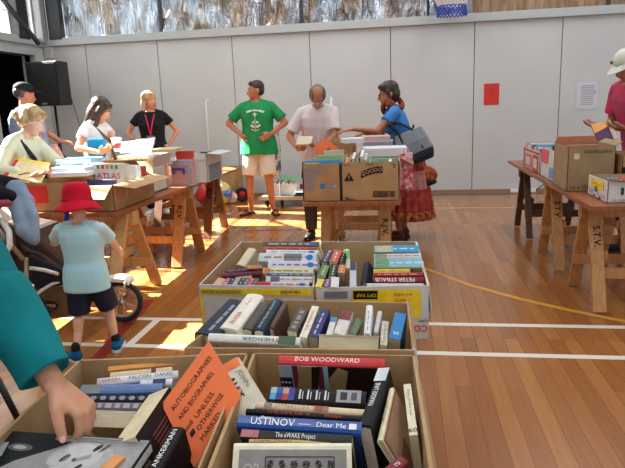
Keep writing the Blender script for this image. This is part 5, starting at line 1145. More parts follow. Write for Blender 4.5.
# ================================================================== PEOPLE IN THE HALL
def L2(loc, yaw, p): return rotz(-yaw) @ (Vector(p)-Vector(loc))
def V2(yaw, v): return rotz(-yaw) @ Vector(v)
def arm(loc, yaw, w, hint, d=None, n=None, side=None, **kw):
    """arm given in hall coordinates"""
    a = dict(w=L2(loc, yaw, w), hint=V2(yaw, hint), rel=0)
    if d: a['d'] = V2(yaw, d)
    if n: a['n'] = V2(yaw, n)
    if side: a['side'] = V2(yaw, side)
    a.update(kw); return a
# ---- man in the green T-shirt
loc = (-1.86, 7.6, 0); yw = .05
m_ = Person('person', 'man in a green T-shirt and cream cargo shorts, hands on hips', loc, yw, 1.74, head=(.02, -1.2), skin=SKIN_T, bulk=1.04,
    arms=[dict(w=(-.205, -.08, 1.05), hint=(-1, .25, .1), d=(.5, -.5, -.75), n=(.8, .35, 0), side=(0, .2, 1), curl=(.4, .5, .4)), dict(w=(.185, -.12, 1.05), hint=(1, .3, .1), d=(-.6, -.55, -.35), n=(-.5, .6, 0), side=(0, .2, 1), curl=(.3, .4, .4))],
    legs=[(-.15, .0, .085, -.6), (.15, -.03, .085, .45)])
GRN = cloth('green', (34, 142, 82), (28, 128, 72))
m_.shirt(GRN, hem=.80, sleeve=.76, inf=.024, flare=.055, loose=.034, top=1.46)
def print_on(P, rows, M, y=-.16, nm='shirt_print'):
    """printed shapes lying on the chest: each quad is pushed on to the shirt surface"""
    mb = MB()
    for (x0, z0, x1, z1, wd) in rows:
        n = 4
        for i in range(n):
            a = Vector((x0+(x1-x0)*i/n, 0, z0+(z1-z0)*i/n)); b = Vector((x0+(x1-x0)*(i+1)/n, 0, z0+(z1-z0)*(i+1)/n)); d = (b-a).normalized(); s_ = Vector((-d.z, 0, d.x))*wd/2
            f = lambda p: P.U((p.x, -.139-.02*math.cos(p.x*9)+.0+abs(p.x)**2*1.8, p.z))
            mb.quad(f(a-s_), f(b-s_), f(b+s_), f(a+s_))
    o = mb.build(nm, M, P.root, solid=.002)
    sw = o.modifiers.new('wrap', 'SHRINKWRAP'); sw.target = [c for c in P.root.children if c.name.startswith('shirt')][0]; sw.wrap_method = 'NEAREST_SURFACEPOINT'; sw.offset = .007
    o.modifiers.move(1, 0)
    return o
rows = [(-.11, 1.335, -.04, 1.36, .026), (-.03, 1.362, .035, 1.36, .026), (.045, 1.358, .115, 1.33, .026), (-.025, 1.31, .025, 1.31, .014), (0, 1.33, 0, 1.275, .016)]
for k in range(4):
    z = 1.24-.055*k; w_ = .165-.014*k
    rows += [(-.012, z-.03, -w_, z+.018, .022), (.012, z-.03, w_, z+.018, .022), (-.012, z-.045, -w_*.6, z-.022, .009), (.012, z-.045, w_*.6, z-.022, .009)]
rows += [(0, 1.26, 0, 1.07, .007)]
print_on(m_, rows, cloth('white_print', (206, 226, 212)))
m_.legsw(cloth('cream', (212, 202, 182), (200, 190, 168)), .93, .034, 1.0, 'cargo_shorts', flare=.012)
for sx in (-1, 1): MB().ell((sx*.165, -.01, .60), (.035, .075, .085)).build('cargo_pocket', cloth('cream', (0, 0, 0)), m_.root, sm=True)
m_.hair(HAIRK, [('e', (0, .022, .178), (.081, .096, .082)), ('e', (0, .055, .13), (.074, .062, .075)), ('e', (0, -.045, .215), (.055, .045, .03))]); m_.brows(HAIRK)
m_.shoes(paint((58, 36, 30)), sandal=True)
# ---- grey haired man in a white shirt
loc = (-.86, 6.12, 0); yw = .12
m_ = Person('person', 'balding grey haired man in a pale shirt and glasses looking down at a book', loc, yw, 1.64, lean=.14, head=(.8, .05), skin=SKIN_T, bulk=1.0,
    arms=[arm(loc, yw, (-1.03, 5.84, .96), (-1, .4, -.6), d=(.5, -.8, .05), n=(.3, .1, .9), side=(-.2, -.3, .6)), arm(loc, yw, (-.80, 5.78, .98), (1, .5, -.6), d=(-.5, -.8, .05), n=(-.3, .1, .9), side=(.2, -.3, .6))],
    legs=[(-.12, .02, .085, -.3), (.12, 0, .085, .3)])
m_.shirt(cloth('pale_shirt', (216, 204, 204), (206, 194, 194)), hem=.86, sleeve=.8, inf=.024, flare=.02, loose=.03, top=1.47)
MB().tube([m_.U((.075*math.cos(a), .01-.07*math.sin(a)*1.0, 1.468-.02*max(0, math.sin(a)))) for a in [2*PI*k/16 for k in range(16)]], .012, 6, closed=True).build('collar', cloth('pale_collar', (226, 218, 218)), m_.root, sm=True)
MB().tube([m_.U((.0, -.155, 1.20)), m_.U((0, -.152, 1.0)), m_.U((0, -.15, .9))], .006, 6).build('button_strip', cloth('pale_collar', (0, 0, 0)), m_.root, sm=True)
m_.legsw(cloth('dark_trousers', (64, 60, 62)), 1.94, .024, 1.0)
m_.hair(HAIRG, [('e', (-.045, .02, .150), (.045, .085, .075)), ('e', (.045, .02, .150), (.045, .085, .075)), ('e', (0, .06, .14), (.075, .06, .085)), ('e', (0, .04, .22), (.045, .05, .022))]); m_.brows(HAIRG)
GL = MB(); GF = paint((60, 52, 50))
def glasses(P, M, parent=None):
    for x in (-.03, .03): MB().tube([P.hd((x+.021*math.cos(a), -.098, .122+.015*math.sin(a))) for a in [2*PI*k/12 for k in range(12)]], .0022, 5, closed=True).build('glasses_rim', M, P.root)
    MB().tube([P.hd((-.05, -.096, .126)), P.hd((-.077, -.04, .13)), P.hd((-.08, .03, .125))], .002, 5).tube([P.hd((.05, -.096, .126)), P.hd((.077, -.04, .13)), P.hd((.08, .03, .125))], .002, 5).tube([P.hd((-.009, -.099, .126)), P.hd((.009, -.099, .126))], .002, 5).build('glasses_arm', M, P.root)
glasses(m_, paint((206, 190, 190)))
m_.shoes(paint((40, 34, 32)))
book(Vector((-1.03, 5.72, 1.01)), Vector((-.88, 5.70, 1.01)), .02, .11, 0, (206, 186, 160), 'small open tan book held by the grey haired man', n=(0, -.75, -.65), hard=False)
o = thing('wristwatch', 'dark watch on the wrist of the grey haired man', 'watch', (-.80, 5.80, .99)); MB().tube([(.032*math.cos(a), .0, .032*math.sin(a)) for a in [2*PI*k/14 for k in range(14)]], .007, 6, closed=True).build('strap', INK, o); MB().lathe([(.001, 0), (.016, 0), (.016, .008), (.001, .008)], c=(0, -.0, .034)).build('watch_face', STEEL, o)
# ---- woman in blue with the tote bag and the red skirt
loc = (.04, 6.08, 0); yw = -1.42
m_ = Person('person', 'woman in a blue top and long red patterned skirt reaching across the centre table', loc, yw, 1.63, True, lean=.34, head=(.15, .0), skin=SKIN_T,
    arms=[arm(loc, yw, (-.38, 5.98, 1.10), (.2, .6, -1), d=(-.9, 0, -.3), n=(0, 0, -1), side=(0, -1, .2)), arm(loc, yw, (-.485, 5.80, 1.145), (.3, -.5, -1), d=(-1, -.1, -.12), n=(0, .3, -1), side=(0, 1, -.2), curl=(.2, .25, .3))],
    legs=[(-.09, -.02, .085, 0), (.07, -.10, .085, 0)])
m_.shirt(cloth('sky_blue', (70, 130, 196), (60, 118, 186)), hem=.92, sleeve=.5, inf=.018, flare=.01, loose=.026)
REDS = mat('red_skirt', (138, 34, 34), .85, rgb2=(176, 66, 50), nscale=16, bump=.2); PNK = mat('pale_skirt_band', (186, 132, 124), .85, rgb2=(166, 96, 92), nscale=18)
def skirt(P, z0, z1, w0, w1, mats, bands, folds=14, amp=.02, name='skirt', lean_with=True):
    mb = MB(); n = 84; nz = 16; rs = []; mi = []
    for i in range(nz+1):
        t = i/nz; z = z1+(z0-z1)*t; w = w1+(w0-w1)*t**.9; rs.append([Vector((w*1.12*math.cos(a)*(1+amp/w*t*math.sin(folds*a+2*math.sin(2*a))), .012+w*math.sin(a)*(1+amp/w*t*math.sin(folds*a+2*math.sin(2*a))), z))*P.s for a in [2*PI*j/n for j in range(n)]])
    mb.rings(rs, caps=False)
    for i in range(nz):
        t = (i+.5)/nz; k = next((b[1] for b in bands if t < b[0]), 0)
        for j in range(n): mb.m[i*n+j] = k
    return mb.build(name, mats, P.root, sm=True, solid=.004)
skirt(m_, .24, 1.0, .27, .145, [REDS, PNK, mat('skirt_border', (120, 30, 30), .85, rgb2=(196, 132, 66), nscale=26)], [(.32, 0), (.55, 1), (.85, 0), (2, 2)], folds=16, amp=.025)
m_.hair(HAIRB, [('e', (0, .02, .182), (.088, .104, .086)), ('e', (0, .06, .125), (.084, .07, .085)), ('e', (0, -.05, .21), (.065, .05, .034)), ('c', (-.08, -.01, .15), (-.078, .0, .1), .02, .014), ('c', (.08, -.01, .15), (.078, .0, .1), .02, .014)]); m_.brows(HAIRB)
glasses(m_, INK); m_.shoes(paint((84, 34, 32)))
MB().tube([m_.U((.03*0+.10*math.cos(a)-.0, .02+.10*math.sin(a), 1.47-.05*math.sin(a*2))) for a in [2*PI*k/20 for k in range(20)]], .028, 8, closed=True).build('scarf', mat('dark_scarf', (44, 22, 24), .8, rgb2=(150, 60, 30), nscale=30), m_.root, sm=True)
# tote bag on her shoulder
P0 = aty(421, 139, 5.82)
o = thing('tote_bag', 'grey tote bag with a black base hanging from the shoulder of the woman in blue', 'bag', (P0.x, 5.84, P0.z-.24), .0)
GT = cloth('grey_canvas', (142, 152, 160), (134, 144, 152)); KT = cloth('black_canvas', (44, 48, 54))
def bagpart(z0, z1, w0, w1, d0, d1, M, nm, tilt=.35):
    mb = MB(); rs = []
    for z, w_, d_ in ((z0, w0, d0), ((z0+z1)/2, (w0+w1)/2+.005, (d0+d1)/2+.01), (z1, w1, d1)):
        rs.append([(x*w_, y*d_, z) for x, y in ((-1, -1), (-.4, -1.25), (.4, -1.25), (1, -1), (1.08, 0), (1, 1), (.4, 1.25), (-.4, 1.25), (-1, 1), (-1.08, 0))])
    return mb.rings(rs).build(nm, M, o, sm=False, bevel=.006)
o.rotation_euler = (0, -.38, 0)
bagpart(.02, .12, .13, .16, .05, .06, KT, 'bag_base'); bagpart(.12, .34, .16, .125, .06, .055, GT, 'bag_body')
for sy in (-1, 1): MB().tube([(-.08, sy*.07, .14), (-.085, sy*.066, .34), (-.12, sy*.04, .44), (-.11, sy*.03, .48), (-.05, sy*.035, .45), (.045, sy*.06, .34), (.075, sy*.07, .14)], .011, 6).build('strap', KT, o, sm=True)
text('the bag co', .022, KT, o, (-.02, -.078, .17), (1, 0, -.15), (0, 0, 1), width=.14, name='bag_lettering')
P0 = aty(424, 176, 5.95)
o = thing('shoulder_bag', 'small red and black patterned bag under the grey tote bag', 'bag', (P0.x, 6.02, P0.z-.10)); MB().ell((0, 0, .1), (.14, .06, .10)).build('bag_body', mat('red_pattern_bag', (150, 40, 30), .7, rgb2=(206, 110, 60), nscale=22), o, remesh=.01); MB().ell((0, -.005, .035), (.13, .065, .045)).build('bag_base', KT, o, sm=True); MB().tube([(-.1, 0, .16), (-.12, 0, .4), (-.1, 0, .6)], .01, 6).build('strap', KT, o)
# ---- woman in black at the back
q = atz(160, 214, 0); loc = (q.x, q.y, 0); yw = .25
m_ = Person('person', 'blonde woman in a black T-shirt and pink lanyard, hands on hips', loc, yw, 1.66, True, head=(.0, .75), skin=SKIN, bulk=1.12,
    arms=[dict(w=(-.20, -.02, .98), hint=(-1, .3, .1), d=(.5, -.5, -.6), n=(.8, .3, 0), side=(0, .2, 1)), dict(w=(.20, -.02, .98), hint=(1, .3, .1), d=(-.5, -.5, -.6), n=(-.8, .3, 0), side=(0, .2, 1))])
BK = cloth('black_knit', (26, 25, 28)); m_.shirt(BK, hem=.86, sleeve=.5, inf=.016, flare=.015, loose=.022); m_.legsw(cloth('black_trousers', (30, 28, 32)), 1.95, .02)
m_.hair(HAIRBL, [('e', (0, .022, .18), (.102, .112, .094)), ('e', (0, .06, .09), (.105, .07, .10)), ('c', (-.082, .015, .15), (-.088, .01, .01), .026, .024), ('c', (.082, .015, .15), (.088, .01, .01), .026, .024), ('c', (.0, .07, .1), (0, .06, -.01), .06, .045), ('e', (0, -.05, .215), (.06, .045, .03))]); m_.brows(mat('fair_brow', (150, 120, 80)))
m_.shoes(paint((206, 200, 196)))
PK = paint((206, 40, 100)); MB().tube([m_.U((-.075, .0, 1.475)), m_.U((-.06, -.095, 1.41)), m_.U((-.02, -.165, 1.26)), m_.U((.0, -.17, 1.12))], .007, 6).tube([m_.U((.075, .0, 1.475)), m_.U((.06, -.095, 1.41)), m_.U((.025, -.165, 1.26)), m_.U((.0, -.17, 1.12))], .007, 6).build('lanyard', PK, m_.root, sm=True)
MB().box(m_.U((0, -.178, 1.07)), (.10, .006, .12)).build('name_badge', paint((90, 100, 120)), m_.root)
# ---- woman in white
loc = (-2.84, 5.22, 0); yw = 1.4
m_ = Person('person', 'brown haired woman in a white T-shirt reading an open book beside the left table', loc, yw, 1.56, True, lean=.08, head=(.5, .35), skin=SKIN,
    arms=[arm(loc, yw, (-2.60, 4.86, 1.05), (-.3, -.8, -.6), d=(.8, -.3, .25), n=(0, .3, .9), side=(-.3, .2, .9)), arm(loc, yw, (-2.52, 5.0, 1.09), (.3, .6, -.8), d=(.8, -.4, .1), n=(-.2, .1, -.9), side=(-.3, -.4, .5))])
m_.shirt(cloth('white_jersey', (226, 226, 228), (214, 214, 218)), hem=.86, sleeve=.5, inf=.014, flare=.01, loose=.02); m_.hair(HAIRB, [('e', (0, .02, .178), (.086, .102, .086)), ('e', (0, .05, .08), (.088, .075, .13)), ('c', (-.076, -.01, .15), (-.075, -.04, -.08), .03, .03), ('c', (.076, -.01, .15), (.075, -.04, -.08), .03, .03), ('c', (-.05, -.06, .2), (-.08, -.04, .1), .025, .02), ('c', (.05, -.06, .2), (.08, -.04, .1), .025, .02), ('c', (0, .06, .1), (0, .07, -.10), .06, .04)]); m_.brows(HAIRB)
skirt(m_, .50, .98, .22, .15, [cloth('red_skirt_plain', (186, 36, 40))], [(2, 0)], folds=9, amp=.015); m_.shoes(paint((150, 96, 70)), sandal=True)
MB().tube([m_.U((-.12, .07, 1.40)), m_.U((-.09, -.03, 1.44)), m_.U((-.02, -.178, 1.28)), m_.U((.09, -.155, 1.08)), m_.U((.175, -.05, .98))], .014, 6).build('bag_strap', paint((96, 80, 62)), m_.root, sm=True)
e0 = aty(97, 148, 4.95); o = thing('pouch', 'bright blue pouch held under the arm of the woman in white', 'pouch', (e0.x, 4.95, e0.z-.09)); MB().box((0, 0, .09), (.16, .07, .17), (0, .05, .1)).build('pouch_body', cloth('bright_blue', (20, 130, 190)), o, bevel=.03, sm=True)
c_ = aty(117, 145, 4.8); o = thing('cup', 'white takeaway cup with a red band held by the woman in white', 'cup', (c_.x, 4.80, c_.z-.055)); MB().lathe([(.028, 0), (.040, .10)], n=20).build('cup_body', paint((226, 222, 220)), o, sm=True); MB().lathe([(.001, .10), (.044, .10), (.044, .112), (.036, .118), (.001, .118)], n=20).build('lid', paint((232, 232, 230)), o, sm=True); MB().lathe([(.0325, .03), (.0385, .07)], n=20).build('cup_band', paint((180, 50, 46)), o, sm=True)
a0, a1, a2, a3 = aty(131, 152, 4.85), aty(151, 154, 4.72), aty(155, 137, 4.95), aty(132, 141, 5.05)
o = thing('book', 'open white picture book held up by the woman in white', 'book', a0); z = a0
MB().slab(a0-z, a1-z, a2-z, a3-z, .008).build('right_pages', paint((228, 228, 230)), o); MB().slab(a0-z, a3-z, aty(121, 142, 5.0)-z, aty(120, 153, 4.78)-z, .008).build('left_pages', paint((214, 214, 216)), o)
MB().slab(a0.lerp(a1, .6)-z+(a3-a0)*.4+Vector((0, -.002, .002)), a0.lerp(a1, .7)-z+(a3-a0)*.4+Vector((0, -.002, .002)), a0.lerp(a1, .7)-z+(a3-a0)*.5+Vector((0, -.002, .002)), a0.lerp(a1, .6)-z+(a3-a0)*.5+Vector((0, -.002, .002)), .001).build('page_picture', paint((150, 160, 190)), o)
# ---- blonde woman at the left
loc = (-2.97, 4.12, 0); yw = 1.5
m_ = Person('person', 'blonde woman with a bun in a pale yellow top at the left table', loc, yw, 1.53, True, lean=.42, head=(.5, .6), skin=SKIN_F, vox=.008,
    arms=[arm(loc, yw, (-2.60, 3.84, .97), (-.3, -.8, -.6), d=(.9, .1, .05), n=(0, .1, .95), side=(0, -.5, .6)), arm(loc, yw, (-2.44, 4.08, 1.0), (.2, .4, -.9), d=(.9, -.1, -.05), n=(0, 0, -1), side=(0, -1, .2))])
m_.shirt(cloth('pale_yellow', (222, 224, 196), (212, 214, 184)), hem=.84, sleeve=.9, inf=.016, flare=.012, loose=.024, fore=.55); m_.legsw(cloth('white_jeans', (206, 204, 206)), 1.9, .018); m_.shoes(paint((120, 90, 70)))
m_.hair(HAIRBL, [('e', (0, .018, .178), (.086, .102, .086)), ('e', (0, .055, .12), (.08, .06, .08)), ('e', (0, .128, .12), (.034, .034, .040)), ('c', (-.074, -.02, .17), (-.07, .03, .10), .022, .02), ('c', (.074, -.02, .17), (.07, .03, .10), .022, .02), ('e', (0, -.045, .21), (.06, .05, .035))], vox=.006); m_.brows(mat('fair_brow', (150, 120, 80)))
MB().tube([m_.U((-.10, .10, 1.38)), m_.U((-.10, -.0, 1.46)), m_.U((-.04, -.165, 1.32)), m_.U((.07, -.17, 1.12)), m_.U((.18, -.06, .95))], .018, 6).build('bag_strap', paint((46, 40, 38)), m_.root, sm=True)
a0, a1, a2, a3 = aty(4, 175, 3.74), aty(41, 183, 3.80), aty(50, 163, 3.96), aty(17, 157.5, 3.9)
o = thing('book', 'yellow and cream book with red edges held open by the blonde woman', 'book', a0); z = a0; MB().slab(a0-z, a1-z, a2-z, a3-z, .014).build('cover', paint((222, 206, 160)), o); MB().slab(a0-z+Vector((0, -.001, .001)), (a0-z).lerp(a1-z, .1)+Vector((0, -.001, .001)), (a3-z).lerp(a2-z, .1)+Vector((0, -.001, .001)), a3-z+Vector((0, -.001, .001)), .016).build('red_edge', paint((190, 50, 40)), o)
MB().slab((a3-z).lerp(a0-z, .12)+Vector((0, -.001, .001)), (a2-z).lerp(a1-z, .12)+Vector((0, -.001, .001)), a2-z+Vector((0, -.001, .001)), a3-z+Vector((0, -.001, .001)), .016).build('yellow_edge', paint((236, 206, 70)), o)
c_ = (a0+a1*2+a2*0+a1)/4-z
MB().tube([(a0-z).lerp(a1-z, t)+((a3-z)-(a0-z))*(.25+.1*math.sin(t*14))+Vector((0, -.002, .003)) for t in (.35, .42, .5, .58, .66)], .004, 5).build('cover_lettering', paint((90, 30, 36)), o)
# ---- man in blue with a black cap
loc = (-3.90, 5.85, 0); yw = 2.4
m_ = Person('person', 'man in a blue-grey shirt and black cap seen from behind, by the dark doorway', loc, yw, 1.75, lean=-.04, head=(.15, .2), skin=SKIN_T, bulk=1.3,
    arms=[None, arm(loc, yw, (-3.62, 5.95, 1.10), (.9, -.6, -.3), d=(.8, .2, -.1), n=(0, 0, -1), side=(0, 1, 0))])
m_.arms = m_.arms; m_.shirt(cloth('blue_grey', (128, 140, 172), (118, 130, 162)), hem=.82, sleeve=.75, inf=.024, flare=.02, loose=.032); m_.legsw(cloth('dark_jeans', (44, 48, 62)), 1.95, .024); m_.shoes(paint((50, 44, 42)))
m_.hair(HAIRB, [('e', (0, .03, .15), (.08, .09, .075))]); mb = MB(); mb.ell(m_.hd((0, .012, .185)), (.086, .105, .072), m_.Rh); capo = mb.build('cap_crown', cloth('black_cap', (24, 26, 34)), m_.root, sm=True); MB().slab(m_.hd((-.07, -.07, .19)), m_.hd((.07, -.07, .19)), m_.hd((.05, -.17, .165)), m_.hd((-.05, -.17, .165)), .006).build('cap_peak', cloth('black_cap', (0, 0, 0)), m_.root)
# pink floral clothing beside him, built in the shape of a bag
q = aty(56, 165, 6.2); o = thing('shoulder_bag', 'pink floral cloth bag hanging beside the man in the black cap', 'bag', (q.x, 6.15, q.z-.26)); mb = MB(); rs_ = []
for z, w_ in ((0, .13), (.1, .17), (.3, .15), (.45, .09), (.5, .06)): rs_.append([(w_*math.cos(a)*(1+.06*math.sin(6*a)), w_*.5*math.sin(a), z) for a in [2*PI*j/24 for j in range(24)]])
mb.rings(rs_).build('bag_body', mat('pink_floral', (190, 150, 150), .8, rgb2=(206, 176, 150), nscale=22), o, sm=True); MB().tube([(-.05, 0, .48), (0, 0, .66), (.05, 0, .48)], .01, 6).build('strap', paint((150, 110, 110)), o)
# a second browser mostly hidden behind the blonde
# ---- person in the white cap on the right
loc = (2.02, 5.42, 0); yw = -1.15
m_ = Person('person', 'person in a white cap and pink patterned T-shirt looking into a book', loc, yw, 1.80, lean=.34, head=(.45, -.0), skin=SKIN_T, bulk=1.05,
    arms=[arm(loc, yw, (1.66, 5.40, 1.12), (.2, .6, -1), d=(-1, -.1, .05), n=(0, -.3, .9), side=(0, -.2, .8)), arm(loc, yw, (1.74, 5.05, 1.10), (.3, -.5, -1), d=(-.95, .1, .15), n=(0, .3, .9), side=(0, .2, .8))])
m_.shirt(mat('pink_print_shirt', (196, 44, 86), .8, rgb2=(150, 50, 80), nscale=9), hem=.82, sleeve=.7, inf=.022, flare=.015, loose=.03); m_.legsw(cloth('black_jeans', (28, 28, 32)), 1.95, .022); m_.shoes(paint((40, 38, 38))); m_.hair(HAIRG, [('e', (0, .03, .13), (.078, .08, .07))])
WC = cloth('cap_white', (206, 210, 200), (196, 200, 190)); mb = MB(); mb.ell(m_.hd((0, .01, .178)), (.09, .108, .085), m_.Rh); mb.build('cap_crown', WC, m_.root, sm=True)
mb = MB(); rs_ = [[], []]
for k in range(13):
    a = PI+PI*k/12; rs_[0].append(m_.hd((.088*math.cos(a), .01+.105*math.sin(a), .16))); rs_[1].append(m_.hd((.088*math.cos(a)*1.05, .01+(.105+.085)*math.sin(a), .132)))
for k in range(12): mb.quad(rs_[0][k], rs_[0][k+1], rs_[1][k+1], rs_[1][k])
mb.build('cap_peak', WC, m_.root, solid=.006); MB().box(m_.hd((-.075, -.055, .185)), (.03, .03, .022), m_.Rh @ Matrix.Rotation(.6, 3, 'Z')).build('cap_badge', paint((90, 90, 86)), m_.root)
o = thing('wristwatch', 'silver watch on the wrist of the person in the white cap', 'watch', (1.76, 5.055, 1.10)); MB().tube([(0, .032*math.cos(a), .032*math.sin(a)) for a in [2*PI*k/14 for k in range(14)]], .007, 6, closed=True).build('strap', ALU, o); MB().box((0, -.03, .012), (.022, .012, .022)).build('watch_face', paint((226, 222, 214)), o, bevel=.003)
a0, a1, a2, a3 = aty(599, 144, 5.0), aty(614, 139, 5.0), aty(606, 121, 5.1), aty(591, 125, 5.1)
o = thing('book', 'dark purple and orange book held by the person in the white cap', 'book', a0); z = a0; MB().slab(a0-z, a1-z, a2-z, a3-z, .02).build('cover', paint((84, 48, 84)), o); f_ = Vector((0, -.002, .001))
MB().slab((a3-z).lerp(a0-z, .45)+f_, (a2-z).lerp(a1-z, .3)+f_, a2-z+f_, a3-z+f_, .002).build('cover_picture', paint((222, 160, 84)), o); MB().slab(a1-z+f_, a1-z+f_+(a1-a0)*.25, a2-z+f_+(a1-a0)*.25, a2-z+f_, .012).build('pages', PAGES, o)

# ---- toddler in the red hat
loc = (-1.775, 3.0, 0); yw = PI+.12
m_ = Person('person', 'toddler in a red hat, pale blue T-shirt and navy shorts, seen from behind', loc, yw, .95, child=True, head=(.12, .35), skin=SKIN_F, vox=.005, bulk=1.22,
    arms=[arm(loc, yw, (-1.66, 3.22, .55), (.8, -.5, 0), d=(-.3, .9, .1), n=(-1, 0, 0), side=(0, 0, 1)), arm(loc, yw, (-1.885, 3.13, .725), (-.9, -.1, -.7), d=(.5, .6, .7), n=(.7, 0, 0), side=(0, 0, 1))],
    legs=[(-.18, -.13, .09, .1), (.15, .13, .09, 1.1)])
m_.hs = m_.hs*1.20
m_.shirt(mat('pale_aqua_jersey', (166, 212, 220), .8, rgb2=(192, 220, 220), nscale=3, bump=.2, bscale=14), hem=.755, sleeve=.66, inf=.018, flare=.020, loose=.018); m_.legsw(cloth('navy', (34, 38, 58), (28, 32, 50)), .98, .026, .98, 'shorts', flare=.004)
m_.hair(mat('fine_blonde_hair', (206, 178, 130)), [('e', (0, .02, .14), (.078, .094, .09))], vox=.005)
RH = cloth('red_hat', (200, 18, 46), (184, 12, 38), bump=.4)
mb = MB(); h = m_.hs; rs_ = []
for r_, z_ in ((.146, .07), (.149, .076), (.104, .128), (.0955, .138), (.094, .19), (.084, .236), (.06, .252), (.02, .258)):
    rs_.append([m_.hd((r_*math.cos(a)*(.96 if r_ < .11 else 1+.03*math.sin(3*a)), .008+r_*1.1*math.sin(a), z_+(.006*math.sin(4*a) if r_ > .11 else 0))) for a in [2*PI*j/36 for j in range(36)]])
mb.rings(rs_).build('sun_hat', RH, m_.root, sm=True, sub=1)
MB().tube([m_.hd((.0955*math.cos(a), .008+.0955*1.1*math.sin(a), .138)) for a in [2*PI*j/30 for j in range(30)]], .003, 6, closed=True).build('hat_band', cloth('red_band', (160, 10, 34)), m_.root, sm=True)
SB = cloth('blue_shoe', (16, 96, 140), (12, 80, 120)); m_.shoes(SB, paint((206, 210, 210)), big=1.25)
for i in (0, 1):
    MB().cap(m_.an[i]+Vector((0, 0, -.01)), m_.an[i]+Vector((0, 0, .045)), .026, .025).build('sock', INK, m_.root, sm=True)
    t_ = m_.toe[i]; sd = Vector((t_.y, -t_.x, 0)); c_ = Vector((m_.an[i].x, m_.an[i].y, .022))
    for sg in (-1, 1): MB().tube([c_-t_*.01+sd*.021*sg, c_+t_*.03+sd*.022*sg+Vector((0, 0, -.006)), c_+t_*.055+sd*.018*sg+Vector((0, 0, .008))], .0022, 5).build('shoe_stripe', paint((200, 220, 90)), m_.root)
q = m_.hd((.085, -.075, .05)); qw = rotz(yw) @ q+Vector(loc); o = thing('toy_phone', 'blue toy held to the face of the toddler in the red hat', 'toy', qw-Vector((0, 0, .03))); MB().cap((0, 0, 0), (.01, .0, .05), .014, .012).build('toy_body', paint((34, 60, 170)), o, sm=True)

# ---- person in the teal top reaching into the front left box
loc = (-1.13, .925, 0); yw = PI/2+.1
m_ = Person('person', 'person in a teal long-sleeved top reaching into the front left box', loc, yw, 1.65, True, lean=.48, head=(.5, 0), skin=SKIN, vox=.0045, bulk=1.05,
    arms=[dict(w=(-.3, -.1, .85), hint=(-.5, .5, 0)), arm(loc, yw, (-.660, .962, .868), (-.7, .2, -1), d=(.78, -.10, -.60), n=(-.62, -.20, -.75), side=(-.25, -1, -.1), curl=(.75, .8, .5), thumb=.9)])
TEAL = cloth('teal', (12, 128, 134), (8, 112, 120), sc=5, bump=.5)
sh = m_.shirt(TEAL, hem=.80, sleeve=1.0, inf=.018, flare=.02, loose=.024)
mb = MB(); e_, w_ = m_.el[1], m_.wr[1]; dv = (w_-e_).normalized(); up_ = Vector((0, 0, 1)); x_ = (up_-dv*up_.dot(dv)).normalized(); y_ = dv.cross(x_); rs_ = []
Lf = (w_-e_).length
for t, r_ in ((-.05, .066), (.1, .068), (.3, .063), (.5, .058), (.7, .054), (.86, .049), (.90, .051), (.91, .048), (.905, .043), (.87, .040)):
    rs_.append([e_+dv*Lf*t+(x_*math.cos(a)+y_*math.sin(a))*(r_+.0035*math.sin(3*a+t*9)+.002*math.sin(7*a-t*14)) for a in [2*PI*j/32 for j in range(32)]])
mb.rings(rs_).build('sleeve', TEAL, m_.root, sm=True, sub=1)
m_.legsw(cloth('dark_jeans', (44, 48, 62)), 1.95, .02); m_.shoes(paint((60, 50, 46))); m_.hair(HAIRB, [('e', (0, .02, .178), (.086, .102, .086)), ('e', (0, .06, .09), (.08, .06, .12))])
TEAL_HAND = m_
mb = MB(); hw = m_.wr[1]; hd_ = V2(yw, (.78, -.10, -.60)).normalized(); hn = V2(yw, (-.62, -.20, -.75)); hn = (hn-hd_*hn.dot(hd_)).normalized(); hs_ = hd_.cross(hn)
if hs_.dot(V2(yw, (-.25, -1, -.1))) < 0: hs_ = -hs_
kk = m_.s*1.02; tb = hw+hd_*.022*kk+hs_*.020*kk; t1 = tb+(hd_*.7+hs_*.75+hn*.225).normalized()*.040*kk; t2 = t1+(hd_*.9+hs_*.35+hn*.495).normalized()*.032*kk; td = (hd_*.95+hs_*.05+hn*.63).normalized(); t3 = t2+td*.026*kk
bk_n = (hs_*.9-hn*.5); bk_n = (bk_n-td*bk_n.dot(td)).normalized(); sx_ = td.cross(bk_n)
R_ = Matrix((sx_, td, bk_n)).transposed(); mb.ell(t3+bk_n*.0068-td*.001, (.0058, .0078, .0022), R_); mb.build('thumb_nail', mat('nail', (226, 176, 160), .25), m_.root, sm=True)

